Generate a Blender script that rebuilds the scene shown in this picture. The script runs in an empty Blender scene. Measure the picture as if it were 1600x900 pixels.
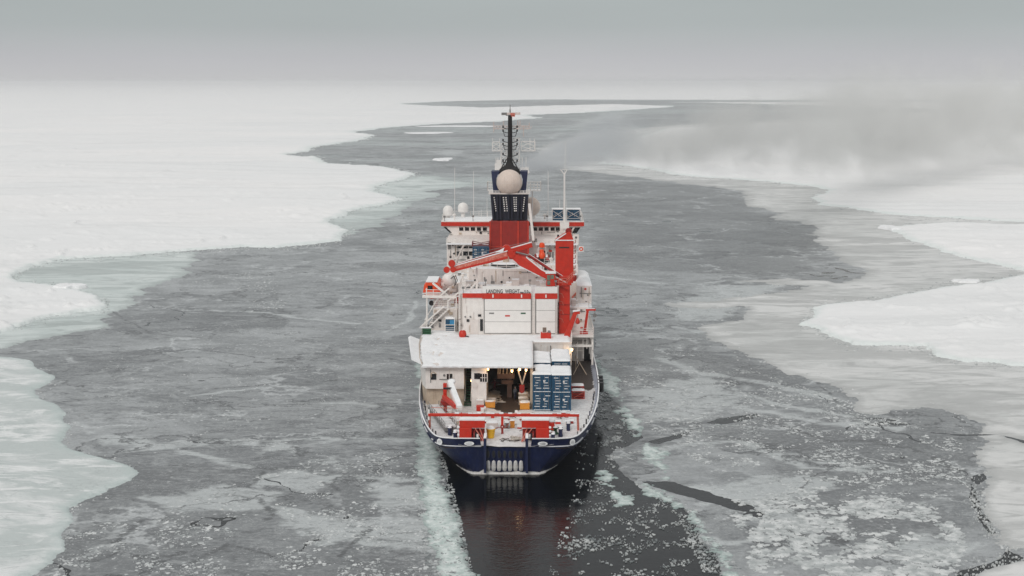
import bpy, bmesh, math, random
import numpy as np
from mathutils import Vector, Matrix
random.seed(7)
SC = bpy.context.scene
C = SC.collection
PI = math.pi

# ------------------------------------------------------------------ camera
CAM_H, FPX, PITCH = 49.0, 2133.0, math.atan(322 / 2133.0)
cam = bpy.data.cameras.new('camera'); cam.lens = 48.0; cam.sensor_width = 36.0
cam.clip_start = 0.5; cam.clip_end = 90000
camo = bpy.data.objects.new('camera', cam); C.objects.link(camo)
camo.location = (0, 0, CAM_H); camo.rotation_euler = (PI / 2 - PITCH, 0, 0)
SC.camera = camo

# ------------------------------------------------------------------ sky and sun (overcast)
SUN_EL, SUN_ROT = math.radians(35), math.radians(205)
W = bpy.data.worlds.new('World'); SC.world = W; W.use_nodes = True
nt = W.node_tree; nt.nodes.clear()
def wn(t, **k):
    n = nt.nodes.new(t)
    for a, b in k.items(): setattr(n, a, b)
    return n
sky = wn('ShaderNodeTexSky', sky_type='NISHITA', sun_disc=False, sun_elevation=SUN_EL, sun_rotation=SUN_ROT)
sky.air_density = 1.0; sky.dust_density = 3.0
bg1 = wn('ShaderNodeBackground'); bg1.inputs['Strength'].default_value = 0.05
nt.links.new(sky.outputs[0], bg1.inputs[0])
tc = wn('ShaderNodeTexCoord'); sep = wn('ShaderNodeSeparateXYZ')
nt.links.new(tc.outputs['Generated'], sep.inputs[0])
# cloud deck: even overcast, a little brighter toward the zenith, faint soft bands
cr = wn('ShaderNodeValToRGB'); e = cr.color_ramp.elements
e[0].position = 0.0; e[0].color = (0.60, 0.60, 0.61, 1)
e[1].position = 1.0; e[1].color = (0.81, 0.81, 0.80, 1)
for p, c in ((0.016, (0.545, 0.55, 0.57, 1)), (0.04, (0.445, 0.48, 0.485, 1)), (0.08, (0.40, 0.44, 0.44, 1)), (0.25, (0.58, 0.60, 0.61, 1))):
    x = e.new(p); x.color = c
nz = wn('ShaderNodeTexNoise'); nz.inputs['Scale'].default_value = 1.6; nz.inputs['Detail'].default_value = 4
mp = wn('ShaderNodeMapping'); mp.inputs['Scale'].default_value = (1, 1, 7)
nt.links.new(tc.outputs['Generated'], mp.inputs[0]); nt.links.new(mp.outputs[0], nz.inputs['Vector'])
nt.links.new(sep.outputs['Z'], cr.inputs[0])
mr = wn('ShaderNodeMapRange'); mr.inputs['From Min'].default_value = 0.3; mr.inputs['From Max'].default_value = 0.7
mr.inputs['To Min'].default_value = 0.93; mr.inputs['To Max'].default_value = 1.05
nt.links.new(nz.outputs['Fac'], mr.inputs['Value'])
bg2 = wn('ShaderNodeBackground')
nt.links.new(cr.outputs[0], bg2.inputs[0]); nt.links.new(mr.outputs[0], bg2.inputs['Strength'])
mxw = wn('ShaderNodeMixShader'); mxw.inputs[0].default_value = 0.92
nt.links.new(bg1.outputs[0], mxw.inputs[1]); nt.links.new(bg2.outputs[0], mxw.inputs[2])
outw = wn('ShaderNodeOutputWorld'); nt.links.new(mxw.outputs[0], outw.inputs[0])
sl = bpy.data.lights.new('sun', 'SUN'); sl.energy = 1.15; sl.angle = math.radians(22); sl.color = (1.0, 0.965, 0.93)
so = bpy.data.objects.new('sun', sl); C.objects.link(so)
so.rotation_euler = (PI / 2 - SUN_EL, 0, math.radians(180) - SUN_ROT + 0.0)
VS = SC.view_settings
SC.display_settings.display_device = 'sRGB'
VS.view_transform = 'Standard'; VS.look = 'None'; VS.gamma = 1.0; VS.exposure = 0.0; VS.use_curve_mapping = False
SC.cycles.volume_step_rate = 0.25; SC.cycles.volume_bounces = 2; SC.cycles.max_bounces = 6
SC.cycles.volume_max_steps = 256

# ------------------------------------------------------------------ survey: photo pixel -> metres
c_, s_ = math.cos(PITCH), math.sin(PITCH)
SX, SY, SR = -0.75, 167.0, math.radians(0.72)
def ray(px, py):
    u = (px - 800) / FPX; v = (450 - py) / FPX
    return u, c_ + v * s_, -s_ + v * c_
def P(px, py, s):                       # at ship station s (metres forward of the transom), ship coordinates
    u, dy, dz = ray(px, py)
    t = (s + SX * math.sin(SR) + SY * math.cos(SR)) / (u * math.sin(SR) + dy * math.cos(SR))
    X, Y = t * u, t * dy
    return Vector(((X - SX) * math.cos(SR) - (Y - SY) * math.sin(SR), s, CAM_H + t * dz))
def ground(px, py, z=0.0):
    u, dy, dz = ray(px, py); t = (z - CAM_H) / dz
    return t * u, t * dy

# ------------------------------------------------------------------ materials
MATS = {}
def mat(name, col, rough=0.6, metal=0.0, var=0.12, scale=1.5, dirt=None, dirt_amt=0.0, bump=0.0, bscale=20.0, streak=False, emit=None, spec=0.5, coords='Object'):
    m = bpy.data.materials.new(name); m.use_nodes = True; n = m.node_tree.nodes; l = m.node_tree.links
    b = n['Principled BSDF']; b.inputs['Roughness'].default_value = rough; b.inputs['Metallic'].default_value = metal
    b.inputs['Specular IOR Level'].default_value = spec
    t = n.new('ShaderNodeTexCoord'); nz = n.new('ShaderNodeTexNoise'); nz.inputs['Scale'].default_value = scale; nz.inputs['Detail'].default_value = 6
    l.new(t.outputs[coords], nz.inputs['Vector'])
    r = n.new('ShaderNodeMapRange'); r.inputs['From Min'].default_value = 0.3; r.inputs['From Max'].default_value = 0.7
    r.inputs['To Min'].default_value = 1 - var; r.inputs['To Max'].default_value = 1 + var
    l.new(nz.outputs['Fac'], r.inputs['Value'])
    mul = n.new('ShaderNodeMix'); mul.data_type = 'RGBA'; mul.blend_type = 'MULTIPLY'; mul.inputs['Factor'].default_value = 1
    mul.inputs['A'].default_value = (*col, 1); l.new(r.outputs[0], mul.inputs['B'])
    cur = mul.outputs['Result']
    if dirt:
        mp = n.new('ShaderNodeMapping'); mp.inputs['Scale'].default_value = (2.2, 2.2, 0.22) if streak else (1, 1, 1)
        n2 = n.new('ShaderNodeTexNoise'); n2.inputs['Scale'].default_value = 2.0 if streak else 3.0; n2.inputs['Detail'].default_value = 8; n2.inputs['Roughness'].default_value = 0.7
        l.new(t.outputs[coords], mp.inputs[0]); l.new(mp.outputs[0], n2.inputs['Vector'])
        r2 = n.new('ShaderNodeMapRange'); r2.inputs['From Min'].default_value = 0.5; r2.inputs['From Max'].default_value = 0.75
        r2.inputs['To Max'].default_value = dirt_amt; l.new(n2.outputs['Fac'], r2.inputs['Value'])
        mx = n.new('ShaderNodeMix'); mx.data_type = 'RGBA'; l.new(r2.outputs[0], mx.inputs['Factor'])
        l.new(cur, mx.inputs['A']); mx.inputs['B'].default_value = (*dirt, 1); cur = mx.outputs['Result']
    l.new(cur, b.inputs['Base Color'])
    if bump:
        n3 = n.new('ShaderNodeTexNoise'); n3.inputs['Scale'].default_value = bscale; n3.inputs['Detail'].default_value = 5
        l.new(t.outputs[coords], n3.inputs['Vector'])
        bp = n.new('ShaderNodeBump'); bp.inputs['Strength'].default_value = bump; bp.inputs['Distance'].default_value = 0.1
        l.new(n3.outputs['Fac'], bp.inputs['Height']); l.new(bp.outputs[0], b.inputs['Normal'])
    if emit:
        b.inputs['Emission Color'].default_value = (*emit[0], 1); b.inputs['Emission Strength'].default_value = emit[1]
    MATS[name] = m
    return m
M_WHITE = mat('white_paint', (0.83, 0.785, 0.745), 0.5, var=0.05, dirt=(0.46, 0.34, 0.26), dirt_amt=0.28, streak=True)
M_WHITE2 = mat('aged_white_paint', (0.74, 0.68, 0.64), 0.6, var=0.06, dirt=(0.42, 0.33, 0.26), dirt_amt=0.25, streak=True)
M_RED = mat('red_paint', (0.56, 0.022, 0.006), 0.45, var=0.10, dirt=(0.45, 0.10, 0.06), dirt_amt=0.35, streak=True)
M_DRED = mat('dark_red_paint', (0.30, 0.014, 0.008), 0.5, var=0.12, dirt=(0.14, 0.02, 0.015), dirt_amt=0.6, streak=True)
M_PINK = mat('frosted_red_paint', (0.62, 0.16, 0.11), 0.6, var=0.18, scale=3, dirt=(0.72, 0.55, 0.5), dirt_amt=0.5)
M_ORANGE = mat('orange_gel_coat', (0.80, 0.075, 0.012), 0.4, var=0.08)
M_NAVY = mat('navy_paint', (0.008, 0.015, 0.062), 0.45, var=0.25, dirt=(0.07, 0.075, 0.10), dirt_amt=0.5, streak=True)
M_NAVYF = mat('navy_funnel_paint', (0.005, 0.006, 0.02), 0.6, var=0.2)
M_BLUE = mat('blue_container_paint', (0.004, 0.062, 0.13), 0.5, var=0.2, dirt=(0.03, 0.045, 0.06), dirt_amt=0.5, streak=True)
M_BLACK = mat('black_paint', (0.012, 0.012, 0.014), 0.5, var=0.2)
M_MAST = mat('sooty_mast_paint', (0.010, 0.008, 0.008), 0.75, var=0.2)
M_STEEL = mat('grey_steel', (0.22, 0.215, 0.21), 0.5, metal=0.2, var=0.2, dirt=(0.18, 0.1, 0.06), dirt_amt=0.4)
M_GLASS = mat('dark_window_glass', (0.012, 0.014, 0.016), 0.08, var=0.05)
M_GREENGLASS = mat('cabin_glass', (0.16, 0.20, 0.15), 0.1, var=0.2)
M_WOOD = mat('dark_deck_planks', (0.060, 0.042, 0.034), 0.55, var=0.25, scale=4, dirt=(0.02, 0.014, 0.012), dirt_amt=0.6)  # dark brown planks, mottled darker in places
M_INNER = mat('dark_brown_lining', (0.06, 0.045, 0.04), 0.7, var=0.3)  # even dark brown for the bay walls, stair recess and one post
M_TAN = mat('tan_bulkhead_paint', (0.52, 0.42, 0.32), 0.6, var=0.15, dirt=(0.25, 0.15, 0.09), dirt_amt=0.5, streak=True)
M_YELLOW = mat('yellow_plastic', (0.80, 0.46, 0.02), 0.45, var=0.08)
M_AMBER = mat('amber_crate_plastic', (0.70, 0.28, 0.03), 0.5, var=0.12)
M_GREEN = mat('green_paint', (0.015, 0.09, 0.035), 0.5, var=0.2)
M_CREAM = mat('cream_dome', (0.70, 0.585, 0.51), 0.5, var=0.06, scale=0.9, dirt=(0.45, 0.33, 0.26), dirt_amt=0.4, streak=True)
M_DOME = mat('white_dome', (0.82, 0.79, 0.76), 0.4, var=0.03)
M_ROPE = mat('pale_rope', (0.55, 0.50, 0.44), 0.85, var=0.2, scale=8)
M_CRIMSON = mat('crimson_suit', (0.16, 0.008, 0.02), 0.8, var=0.2)
M_JACKET = mat('grey_blue_workwear', (0.14, 0.16, 0.20), 0.85, var=0.2)
M_NAVYCLOTH = mat('dark_blue_trousers', (0.02, 0.03, 0.07), 0.85, var=0.2)
M_SKIN = mat('skin', (0.50, 0.30, 0.22), 0.6, var=0.05)
M_REFLECT = mat('pale_boots', (0.6, 0.6, 0.58), 0.6, var=0.05)
M_LAMP = mat('lit_lamp_glass', (1, 0.85, 0.6), 0.4, var=0.0, emit=((1.0, 0.62, 0.25), 6.0))
M_SNOW = mat('deck_snow', (0.87, 0.875, 0.88), 0.75, var=0.06, scale=0.5, dirt=(0.62, 0.62, 0.625), dirt_amt=0.4, bump=0.8, bscale=2.0)
M_TRAMP = mat('trampled_deck_snow', (0.74, 0.735, 0.73), 0.75, var=0.10, scale=1.6, dirt=(0.34, 0.31, 0.30), dirt_amt=0.75, bump=0.6, bscale=4.0)
M_ICE = mat('frozen_spray_ice', (0.70, 0.69, 0.67), 0.4, var=0.2, scale=3, dirt=(0.22, 0.15, 0.10), dirt_amt=0.8, bump=0.6, bscale=8)
M_LETTER = mat('black_lettering', (0.02, 0.02, 0.02), 0.6, var=0.0)

# ------------------------------------------------------------------ mesh helpers
class MB:
    def __init__(self): self.v = []; self.f = []; self.mi = []; self.m = 0
    def add(self, vs, fs):
        o = len(self.v); self.v += [tuple(p) for p in vs]
        for f in fs: self.f.append([o + i for i in f]); self.mi.append(self.m)
        return self
    def box(self, x0, x1, y0, y1, z0, z1):
        vs = [(x, y, z) for z in (z0, z1) for y in (y0, y1) for x in (x0, x1)]
        return self.add(vs, [(0, 2, 3, 1), (4, 5, 7, 6), (0, 1, 5, 4), (2, 6, 7, 3), (0, 4, 6, 2), (1, 3, 7, 5)])
    def cbox(self, c, sx, sy, sz): return self.box(c[0] - sx / 2, c[0] + sx / 2, c[1] - sy / 2, c[1] + sy / 2, c[2] - sz / 2, c[2] + sz / 2)
    def beam(self, p0, p1, w, h, w2=None, h2=None, up=(0, 0, 1)):
        p0, p1 = Vector(p0), Vector(p1); d = (p1 - p0).normalized(); u = Vector(up)
        if abs(d.dot(u)) > 0.99: u = Vector((0, 1, 0))
        sd = d.cross(u).normalized(); u = sd.cross(d).normalized()
        w2 = w if w2 is None else w2; h2 = h if h2 is None else h2; vs = []
        for p, a, b in ((p0, w, h), (p1, w2, h2)):
            for i, j in ((-1, -1), (1, -1), (1, 1), (-1, 1)): vs.append(p + sd * (i * a / 2) + u * (j * b / 2))
        return self.add(vs, [(3, 2, 1, 0), (4, 5, 6, 7), (0, 1, 5, 4), (1, 2, 6, 5), (2, 3, 7, 6), (3, 0, 4, 7)])
    def tube(self, p0, p1, r, n=6, r2=None, cap=True):
        p0, p1 = Vector(p0), Vector(p1); d = (p1 - p0).normalized(); u = Vector((0, 0, 1)) if abs(d.z) < 0.95 else Vector((1, 0, 0))
        a = d.cross(u).normalized(); b = d.cross(a).normalized(); r2 = r if r2 is None else r2; vs = []
        for p, q in ((p0, r), (p1, r2)):
            for k in range(n):
                t = 2 * PI * k / n; vs.append(p + a * (q * math.cos(t)) + b * (q * math.sin(t)))
        fs = [(k, (k + 1) % n, n + (k + 1) % n, n + k) for k in range(n)]
        if cap: fs += [tuple(range(n))[::-1], tuple(range(n, 2 * n))]
        return self.add(vs, fs)
    def path(self, pts, r, n=6):
        for a, b in zip(pts[:-1], pts[1:]): self.tube(a, b, r, n)
        return self
    def lathe(self, c, prof, n=20):
        vs = []; fs = []
        for r, z in prof:
            for k in range(n):
                t = 2 * PI * k / n; vs.append((c[0] + r * math.cos(t), c[1] + r * math.sin(t), c[2] + z))
        for i in range(len(prof) - 1):
            for k in range(n): fs.append((i * n + k, i * n + (k + 1) % n, (i + 1) * n + (k + 1) % n, (i + 1) * n + k))
        fs.append(tuple(range(n))[::-1]); fs.append(tuple(range((len(prof) - 1) * n, len(prof) * n)))
        return self.add(vs, fs)
    def ball(self, c, r, n=20, m=12, a0=-90, a1=90):
        return self.lathe(c, [(max(r * math.cos(math.radians(a0 + (a1 - a0) * i / m)), 0.001), r * math.sin(math.radians(a0 + (a1 - a0) * i / m))) for i in range(m + 1)], n)
    def prism(self, poly, z0, z1):
        n = len(poly); vs = [(x, y, z0) for x, y in poly] + [(x, y, z1) for x, y in poly]
        a = sum(poly[i][0] * poly[(i + 1) % n][1] - poly[(i + 1) % n][0] * poly[i][1] for i in range(n))
        fs = [(k, (k + 1) % n, n + (k + 1) % n, n + k) for k in range(n)] + [tuple(range(n))[::-1], tuple(range(n, 2 * n))]
        return self.add(vs, fs if a > 0 else [f[::-1] for f in fs])
    def plate(self, poly, v):           # 3-D outline thickened along v
        n = len(poly); v = Vector(v); vs = [Vector(p) for p in poly] + [Vector(p) + v for p in poly]
        return self.add(vs, [(k, (k + 1) % n, n + (k + 1) % n, n + k) for k in range(n)] + [tuple(range(n))[::-1], tuple(range(n, 2 * n))])
    def wheel(self, c, r, w, n=14, axis=(0, 1, 0)):
        a = Vector(axis).normalized() * w / 2; c = Vector(c); return self.tube(c - a, c + a, r, n)
    def mesh(self, name, mats, smooth=False):
        me = bpy.data.meshes.new(name); me.from_pydata(self.v, [], self.f)
        for m in (mats if isinstance(mats, (list, tuple)) else [mats]): me.materials.append(m)
        me.polygons.foreach_set('material_index', self.mi)
        bm = bmesh.new(); bm.from_mesh(me); bmesh.ops.recalc_face_normals(bm, faces=bm.faces); bm.to_mesh(me); bm.free()
        if smooth:
            me.polygons.foreach_set('use_smooth', [True] * len(me.polygons))
            try: me.set_sharp_from_angle(angle=math.radians(40))
            except Exception: pass
        me.update(); return me
    def build(self, name, mats, parent=None, smooth=False, bevel=0.0, loc=None):
        o = bpy.data.objects.new(name, self.mesh(name, mats, smooth)); C.objects.link(o)
        if parent: o.parent = parent
        if loc is not None: o.location = loc
        if bevel:
            b = o.modifiers.new('bevel', 'BEVEL'); b.width = bevel; b.segments = 2; b.limit_method = 'ANGLE'
        return o
def inst(name, me, parent, loc=(0, 0, 0), rot=(0, 0, 0)):
    o = bpy.data.objects.new(name, me); C.objects.link(o); o.parent = parent; o.location = loc; o.rotation_euler = rot; return o
SHIPM = Matrix.Translation((SX, SY, 0)) @ Matrix.Rotation(-SR, 4, 'Z')
def tag(o, label=None, cat=None, group=None, kind=None):
    for k, v in (('label', label), ('category', cat), ('group', group), ('kind', kind)):
        if v: o[k] = v
    return o
def thing(name, label, cat, loc=(0, 0, 0), rz=0.0, group=None, onship=True):     # Empty at the base; loc in ship coordinates
    o = bpy.data.objects.new(name, None); C.objects.link(o); o.empty_display_size = 0.5
    o.matrix_world = (SHIPM if onship else Matrix()) @ Matrix.Translation(loc) @ Matrix.Rotation(rz, 4, 'Z')
    return tag(o, label, cat, group)
def copy_thing(src, label, loc, rz=0.0, onship=True):
    r = src.copy(); C.objects.link(r); r.matrix_world = (SHIPM if onship else Matrix()) @ Matrix.Translation(loc) @ Matrix.Rotation(rz, 4, 'Z')
    r['label'] = label
    for ch in list(src.children):
        c = ch.copy(); C.objects.link(c); c.parent = r
        for g in list(ch.children):
            d = g.copy(); C.objects.link(d); d.parent = c
    return r
def railing(name, pts, parent, h=1.05, gap=1.5, r=0.035, rails=(1.0, 0.66, 0.33), m=None):
    b = MB(); pts = [Vector(p) for p in pts]
    for a, c in zip(pts[:-1], pts[1:]):
        n = max(1, int(round((c - a).length / gap)))
        for k in range(n + 1):
            p = a.lerp(c, k / n); b.tube(p, p + Vector((0, 0, h)), r, 4)
        for q in rails: b.tube(a + Vector((0, 0, h * q)), c + Vector((0, 0, h * q)), r * 0.9, 4)
    return b.build(name, m or M_WHITE, parent)
def hashn(i, j, seed):
    n = (i * 374761393 + j * 668265263 + seed * 974711) & 0xffffffff
    n = ((n ^ (n >> 13)) * 1274126177) & 0xffffffff
    return ((n ^ (n >> 16)) & 0xffff) / 65535.0
def vnoise(x, y, seed=0):
    x = np.asarray(x, float); y = np.asarray(y, float); i = np.floor(x).astype(np.int64); j = np.floor(y).astype(np.int64)
    fx = x - i; fy = y - j; fx = fx * fx * (3 - 2 * fx); fy = fy * fy * (3 - 2 * fy)
    h = lambda a, b: hashn(a, b, seed)
    return (h(i, j) * (1 - fx) + h(i + 1, j) * fx) * (1 - fy) + (h(i, j + 1) * (1 - fx) + h(i + 1, j + 1) * fx) * fy
def fbm(x, y, seed=0, octv=5, rough=0.55):
    s = 0; a = 1; t = 0
    for k in range(octv): s = s + a * (vnoise(x * 2 ** k, y * 2 ** k, seed + k * 17) * 2 - 1); t += a; a *= rough
    return s / t
def grid_mesh(name, xs, ys, zs, keep, mats, attrs=None, smooth=True):
    R, K = xs.shape; idx = np.arange(R * K).reshape(R, K)
    q = np.stack([idx[:-1, :-1], idx[:-1, 1:], idx[1:, 1:], idx[1:, :-1]], -1)[keep]
    used = np.unique(q); rm = np.full(R * K, -1, np.int64); rm[used] = np.arange(len(used)); q = rm[q]
    co = np.stack([xs.ravel(), ys.ravel(), zs.ravel()], 1)[used].astype(np.float32)
    me = bpy.data.meshes.new(name); me.vertices.add(len(co)); me.vertices.foreach_set('co', co.ravel())
    me.loops.add(len(q) * 4); me.loops.foreach_set('vertex_index', q.ravel().astype(np.int32))
    me.polygons.add(len(q)); me.polygons.foreach_set('loop_start', np.arange(0, len(q) * 4, 4, dtype=np.int32))
    for m in (mats if isinstance(mats, (list, tuple)) else [mats]): me.materials.append(m)
    for k, a in (attrs or {}).items():
        at = me.attributes.new(k, 'FLOAT', 'POINT'); at.data.foreach_set('value', a.ravel()[used].astype(np.float32))
    me.update(); me.validate()
    if smooth: me.polygons.foreach_set('use_smooth', np.ones(len(q), bool))
    return me
def snow_slab(name, x0, x1, y0, y1, z, th, parent, m=None, step=0.5, seed=1, amp=0.5, ragged=0.25):
    nx = max(4, int((x1 - x0) / step)); ny = max(4, int((y1 - y0) / step))
    X, Y = np.meshgrid(np.linspace(x0, x1, nx + 1), np.linspace(y0, y1, ny + 1))
    ed = np.minimum(np.minimum(X - x0, x1 - X), np.minimum(Y - y0, y1 - Y))
    k = np.clip(ed / 0.35 + 0.15, 0, 1); n = fbm(X * 0.7, Y * 0.7, seed, 4)
    Z = z + th * np.sqrt(k) * (1 + amp * n); Z[[0, -1], :] = z - 0.03; Z[:, [0, -1]] = z - 0.03
    X = X + (ed <= 0) * ragged * 0.3 * fbm(X * 1.3, Y * 1.3, seed + 5, 3); Y = Y + (ed <= 0) * ragged * 0.3 * fbm(X * 1.3, Y * 1.3, seed + 9, 3)
    me = grid_mesh(name, X, Y, Z, np.ones((ny, nx), bool), m or M_SNOW)
    o = bpy.data.objects.new(name, me); C.objects.link(o); o.parent = parent; return o
# ------------------------------------------------------------------ the sea and its ice
def wmesh(name, verts, faces, m):
    me = bpy.data.meshes.new(name); me.from_pydata(verts, [], faces); me.materials.append(m); return me
def water_mat():
    m = bpy.data.materials.new('cold_sea_water'); m.use_nodes = True; n = m.node_tree.nodes; l = m.node_tree.links; b = n['Principled BSDF']
    b.inputs['Base Color'].default_value = (0.002, 0.003, 0.0035, 1); b.inputs['Roughness'].default_value = 0.09; b.inputs['IOR'].default_value = 1.33; b.inputs['Specular IOR Level'].default_value = 0.33
    t = n.new('ShaderNodeTexCoord'); hs = []
    for sc, st, dist in (((0.35, 0.7, 1), 0.2, 0.12), ((1.6, 2.8, 1), 0.45, 0.045)):
        mp = n.new('ShaderNodeMapping'); mp.inputs['Scale'].default_value = sc; nz = n.new('ShaderNodeTexNoise'); nz.inputs['Scale'].default_value = 1; nz.inputs['Detail'].default_value = 4
        l.new(t.outputs['Object'], mp.inputs[0]); l.new(mp.outputs[0], nz.inputs['Vector'])
        bp = n.new('ShaderNodeBump'); bp.inputs['Strength'].default_value = st; bp.inputs['Distance'].default_value = dist
        l.new(nz.outputs['Fac'], bp.inputs['Height'])
        if hs: l.new(hs[-1].outputs[0], bp.inputs['Normal'])
        hs.append(bp)
    l.new(hs[-1].outputs[0], b.inputs['Normal'])
    return m
me = wmesh('water', [(-40000, -300, 0), (40000, -300, 0), (40000, 68000, 0), (-40000, 68000, 0)], [(0, 1, 2, 3)], water_mat())
wo = bpy.data.objects.new('water', me); C.objects.link(wo); tag(wo, kind='structure')

HOR = 128.0
def conf(px, py): return np.asarray(px, float), FPX * np.log(np.maximum(np.asarray(py, float) - HOR, 0.5))
rows = np.concatenate([HOR + np.geomspace(1.6, 60, 150), np.arange(189, 945, 1.0)])
cols = np.concatenate([np.arange(-1230, -330, 12.0), np.arange(-330, 1931, 3.0), np.arange(1935, 2830, 12.0)])
GP, GR = np.meshgrid(cols, rows)
GX = np.zeros_like(GP); GY = np.zeros_like(GP)
for i, r in enumerate(rows):
    u, dy, dz = ray(800, r); t = -CAM_H / dz; GX[i] = t * (cols - 800) / FPX; GY[i] = t * dy
CX, CY = conf(GP, GR)
def sd(poly):                               # signed distance to a traced outline, in range-scaled units, + inside
    p = np.array(poly, float); vx, vy = conf(p[:, 0], p[:, 1])
    x0, x1, y0, y1 = vx.min() - 90, vx.max() + 90, vy.min() - 90, vy.max() + 90
    ri = np.where((CY[:, 0] >= y0) & (CY[:, 0] <= y1))[0]; ci = np.where((CX[0] >= x0) & (CX[0] <= x1))[0]
    out = np.full(CX.shape, -90.0)
    if len(ri) == 0 or len(ci) == 0: return out
    sl = (slice(ri[0], ri[-1] + 1), slice(ci[0], ci[-1] + 1)); X = CX[sl]; Y = CY[sl]
    best = np.full(X.shape, 1e9); ins = np.zeros(X.shape, bool); n = len(p)
    for i in range(n):
        ax, ay, bx, by = vx[i], vy[i], vx[(i + 1) % n], vy[(i + 1) % n]; ex, ey = bx - ax, by - ay
        h = np.clip(((X - ax) * ex + (Y - ay) * ey) / (ex * ex + ey * ey + 1e-9), 0, 1)
        best = np.minimum(best, (X - ax - ex * h) ** 2 + (Y - ay - ey * h) ** 2)
        if ay != by: ins ^= ((ay > Y) != (by > Y)) & (X < ex * (Y - ay) / (by - ay) + ax)
    out[sl] = np.where(ins, 1, -1) * np.sqrt(best); return np.clip(out, -90, 400)
def nz(p, seed, octv=5, rough=0.55, sx=1.0): return fbm(CX / p * sx, CY / p, seed, octv, rough)
def layer(d, top, ramp=6.0, extra=None):
    z = top * np.clip(d / ramp, -1.2, 1)
    if extra is not None: z = z + extra * np.clip(d / 30, 0, 1)
    k = d > -9; keep = k[:-1, :-1] | k[:-1, 1:] | k[1:, 1:] | k[1:, :-1]
    return z, keep
edge = 18 * nz(60, 3) + 20 * nz(15, 11, 5, 0.7)
edge2 = 34 * nz(90, 23, 6, .62) + 22 * nz(22, 31, 5, .7)
SNOW_L = [(-1300, 129.4), (-1300, 560), (-60, 536), (0, 522), (25, 515), (75, 497), (125, 490), (165, 485), (170, 475), (155, 465), (125, 457), (80, 446), (30, 442), (20, 435), (50, 417), (100, 406),
    (210, 400), (300, 392), (380, 387), (430, 388), (530, 377), (547, 361), (525, 354), (513, 348), (539, 336), (544, 331), (602, 319), (631, 312), (596, 303), (585, 297.5), (585, 293), (631, 280),
    (654, 273.5), (640, 269), (599, 261), (515, 256), (492, 244), (469, 245), (449, 242), (487, 235), (492, 230), (559, 221), (589, 212), (553, 206.5), (590, 201), (677, 194.5), (775, 190), (850, 184),
    (820, 180), (900, 177), (1000, 171), (1060, 166), (960, 162.5), (880, 164.5), (760, 168), (690, 165.5), (622, 162.5), (700, 158.5), (840, 155.5), (1000, 156), (1500, 156.8), (2900, 157), (2900, 129.4)]
SNOW_R = [[(932, 240), (974, 225), (1000, 211), (1050, 200), (1250, 190), (1500, 172), (1100, 160.5), (1000, 160), (1500, 158.6), (2900, 158.8), (2900, 352), (1600, 348), (1400, 337), (1280, 320), (1270, 310), (1295, 297), (1270, 292), (1195, 284), (1082, 276), (1045, 272), (981, 260), (934, 256), (950, 248)],
    [(1378, 357), (1425, 352), (1500, 348.5), (1600, 352), (2900, 356), (2900, 446), (1700, 432), (1595, 425), (1550, 412), (1500, 402), (1465, 392), (1415, 372), (1400, 364)],
    [(1595, 432), (1540, 445), (1475, 450), (1420, 460), (1365, 472), (1300, 477), (1270, 482), (1267, 497), (1250, 509), (1280, 517), (1300, 530), (1330, 540), (1375, 542), (1445, 543), (1465, 558), (1500, 566), (1550, 568), (1600, 575), (2900, 610), (2900, 450), (1700, 436)]]
PALE_R = [(830, 238), (838, 255), (880, 265), (1000, 279), (1100, 290), (1150, 297), (1165, 305), (1160, 318), (1195, 330), (1215, 343), (1260, 350), (1280, 370), (1290, 400), (1330, 412), (1345, 428), (1310, 440), (1230, 434), (1160, 440),
    (1250, 448), (1180, 462), (1120, 470), (1040, 472), (1020, 480), (1085, 484), (1150, 482), (1150, 500), (1085, 512), (1120, 535), (1200, 568), (1260, 590), (1300, 605), (1335, 622), (1340, 645), (1372, 648), (1410, 638), (1450, 637), (1495, 645), (1522, 662), (1532, 690),
    (1530, 722), (1540, 748), (1520, 772), (1532, 800), (1548, 822), (1560, 850), (1570, 862), (2900, 905), (2900, 172), (1500, 172), (1250, 185), (1050, 196), (930, 205), (860, 222)]
PALE_R2 = [(1590, 876), (1530, 888), (1500, 902), (1480, 960), (2900, 960), (2900, 905)]
PALE_L = [[(310, 394), (300, 407), (282, 422), (283, 431), (240, 448), (222, 466), (200, 483), (152, 500), (160, 510), (120, 520), (55, 532), (5, 545), (-1300, 580), (-1300, 380)],
    [(660, 274), (705, 277), (735, 286), (690, 299), (680, 314), (642, 329), (618, 344), (592, 357), (545, 366), (480, 372), (480, 290)]]
SLAB_L = [(-20, 556), (50, 562), (60, 575), (87, 590), (80, 600), (55, 610), (62, 622), (95, 635), (105, 645), (100, 656), (112, 670), (96, 690), (112, 702), (160, 716), (205, 729), (218, 739), (205, 751), (160, 771), (112, 795), (113, 815), (95, 835), (103, 857), (72, 886), (40, 905), (20, 960), (-1300, 960), (-1300, 556)]
WAKE = [(668, 640), (688, 700), (698, 760), (712, 830), (733, 900), (742, 960), (1152, 960), (1128, 890), (1085, 815), (1072, 792), (1010, 768), (968, 735), (955, 712), (990, 690), (1008, 684), (985, 655), (958, 622), (945, 592), (932, 560), (925, 530), (800, 500), (660, 560)]
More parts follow.
